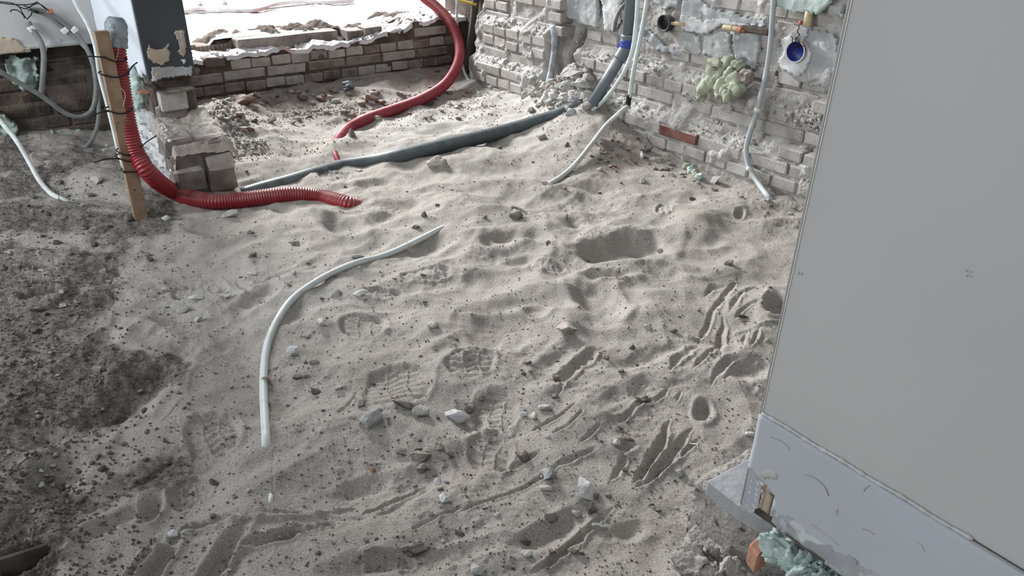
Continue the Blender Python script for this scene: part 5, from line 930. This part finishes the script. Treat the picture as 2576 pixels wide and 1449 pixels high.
thing_tube('twig', [G(148, 505, .002), G(150, 495, .012), G(152, 490, .018)], .0009, 'wood_gapshade', 'tiny dark twig at the end of the bright white conduit', 'twig', seg=5, n=8)
thing_tube('twig', [G(145, 1073, .003), G(165, 1064, .004), G(172, 1060, .004)], .0012, 'wood_gapshade', 'short dark twig on the left earth slope', 'twig', seg=5, n=8)
# small countable pebbles, scattered per area; alike ones share a group and a label
def scatter(n, fn, mts, wmin, wmax, label, group, seed, nm='pebble'):
    rd = random.Random(seed); c = 0
    while c < n:
        x, y = fn(rd)
        if not (2 < x < 2576 and 2 < y < 1447): continue
        s = rd.uniform(wmin, wmax)**1; rock(x, y, s, s*.7, rd.choice(mts), label, group, rd.choice(('chunk', 'clod')), nm, {'pebble': 'pebble', 'earth_clod': 'clod', 'plaster_shard': 'shard'}[nm], var=rd.randrange(13), lod=1 if s < 11 else 2); c += 1
def nearwallx(y): return 2140-.215*y-12
random.seed(5)
scatter(115, lambda r: (r.triangular(0, 420, 60), r.uniform(430, 1330)), ['stone_dark', 'stone_dark', 'stone_earth'], 10, 20, 'small dark clod lying on the dark earth along the left side', 'dark clods on the earth', 1, 'earth_clod')
scatter(75, lambda r: (r.uniform(560, 1180), r.gauss(262, 26)), ['stone_brown', 'stone_pale', 'stone_earth', 'stone_sand'], 9, 24, 'small brown or pale stone in the rubble strip below the low wall', 'rubble stones below the low wall', 2)
scatter(120, lambda r: (min(r.gauss(1425, 45), 1480), r.gauss(222, 26)), ['stone_pale', 'stone_white', 'stone_pale', 'stone_sand'], 10, 34, 'pale shard in the debris heap around the slanted drain pipe', 'shards in the debris heap', 3, 'plaster_shard')
scatter(30, lambda r: (r.gauss(1550, 50), r.gauss(370, 45)), ['stone_earth', 'stone_brown', 'stone_dark'], 8, 13, 'small brown crumb on the mound beneath the white conduit', 'crumbs on the brown mound', 4)
scatter(25, lambda r: (lambda x: (x, 395+(x-1640)*.36+r.uniform(0, 26)))(r.uniform(1625, 2010)), ['stone_pale', 'stone_sand', 'stone_earth'], 7, 15, 'small pebble along the foot of the brick wall', 'pebbles at the foot of the brick wall', 5)
scatter(60, lambda r: (lambda y: (r.uniform(560, nearwallx(y)), y))(r.uniform(400, 900)), ['stone_earth', 'stone_dark', 'stone_earth', 'stone_pale'], 7, 12, 'tiny pebble scattered over the middle sand', 'pebbles on the middle sand', 6)
scatter(80, lambda r: (lambda y: (r.uniform(420, min(nearwallx(y), 1760)), y))(r.uniform(900, 1445)), ['stone_earth', 'stone_dark', 'stone_pale', 'stone_earth', 'stone_earth'], 8, 14, 'tiny pebble scattered over the lower sand', 'pebbles on the lower sand', 7)
scatter(25, lambda r: (r.uniform(380, 600), r.gauss(270, 20)), ['stone_pale', 'stone_white'], 9, 18, 'pale mortar crumb in the spill beside the pillar', 'mortar crumbs beside the pillar', 8)
# finest crumbs: too many to count
def crumbs(name, n, fn, mt, s0, s1, label, cat, seed):
    rd = random.Random(seed); pts = []
    while len(pts) < n:
        x, y = fn(rd)
        if y < 60: continue
        p = onz(x, y, .01); g = ground(p[0], p[1]); p = onz(x, y, g); pts.append((np.array([p[0], p[1], ground(p[0], p[1])+.001]), rd.uniform(s0, s1)))
    o = rubble(name, pts, mt, None, 1); tag(o, label, cat)
crumbs('earth_crumbs', 3200, lambda r: (r.triangular(-150, 520, 20), r.uniform(400, 1500)), 'stone_dark', .002, .009, 'fine dark earth crumbs strewn over the left side of the ground', 'earth', 11)
crumbs('sand_crumbs', 3000, lambda r: (r.uniform(420, 1950), r.uniform(330, 1500)), 'stone_earth', .0018, .0065, 'fine grit strewn over the sand', 'grit', 12)
crumbs('rubble_crumbs', 2200, lambda r: (r.uniform(540, 1260), r.gauss(262, 30)), 'stone_brown', .003, .010, 'fine reddish grit below the low wall', 'grit', 13)
crumbs('plaster_crumbs', 1200, lambda r: (r.gauss(1430, 70), r.gauss(235, 30)), 'stone_pale', .003, .010, 'fine plaster grit on the debris heap', 'grit', 14)
bpy.context.view_layer.update()
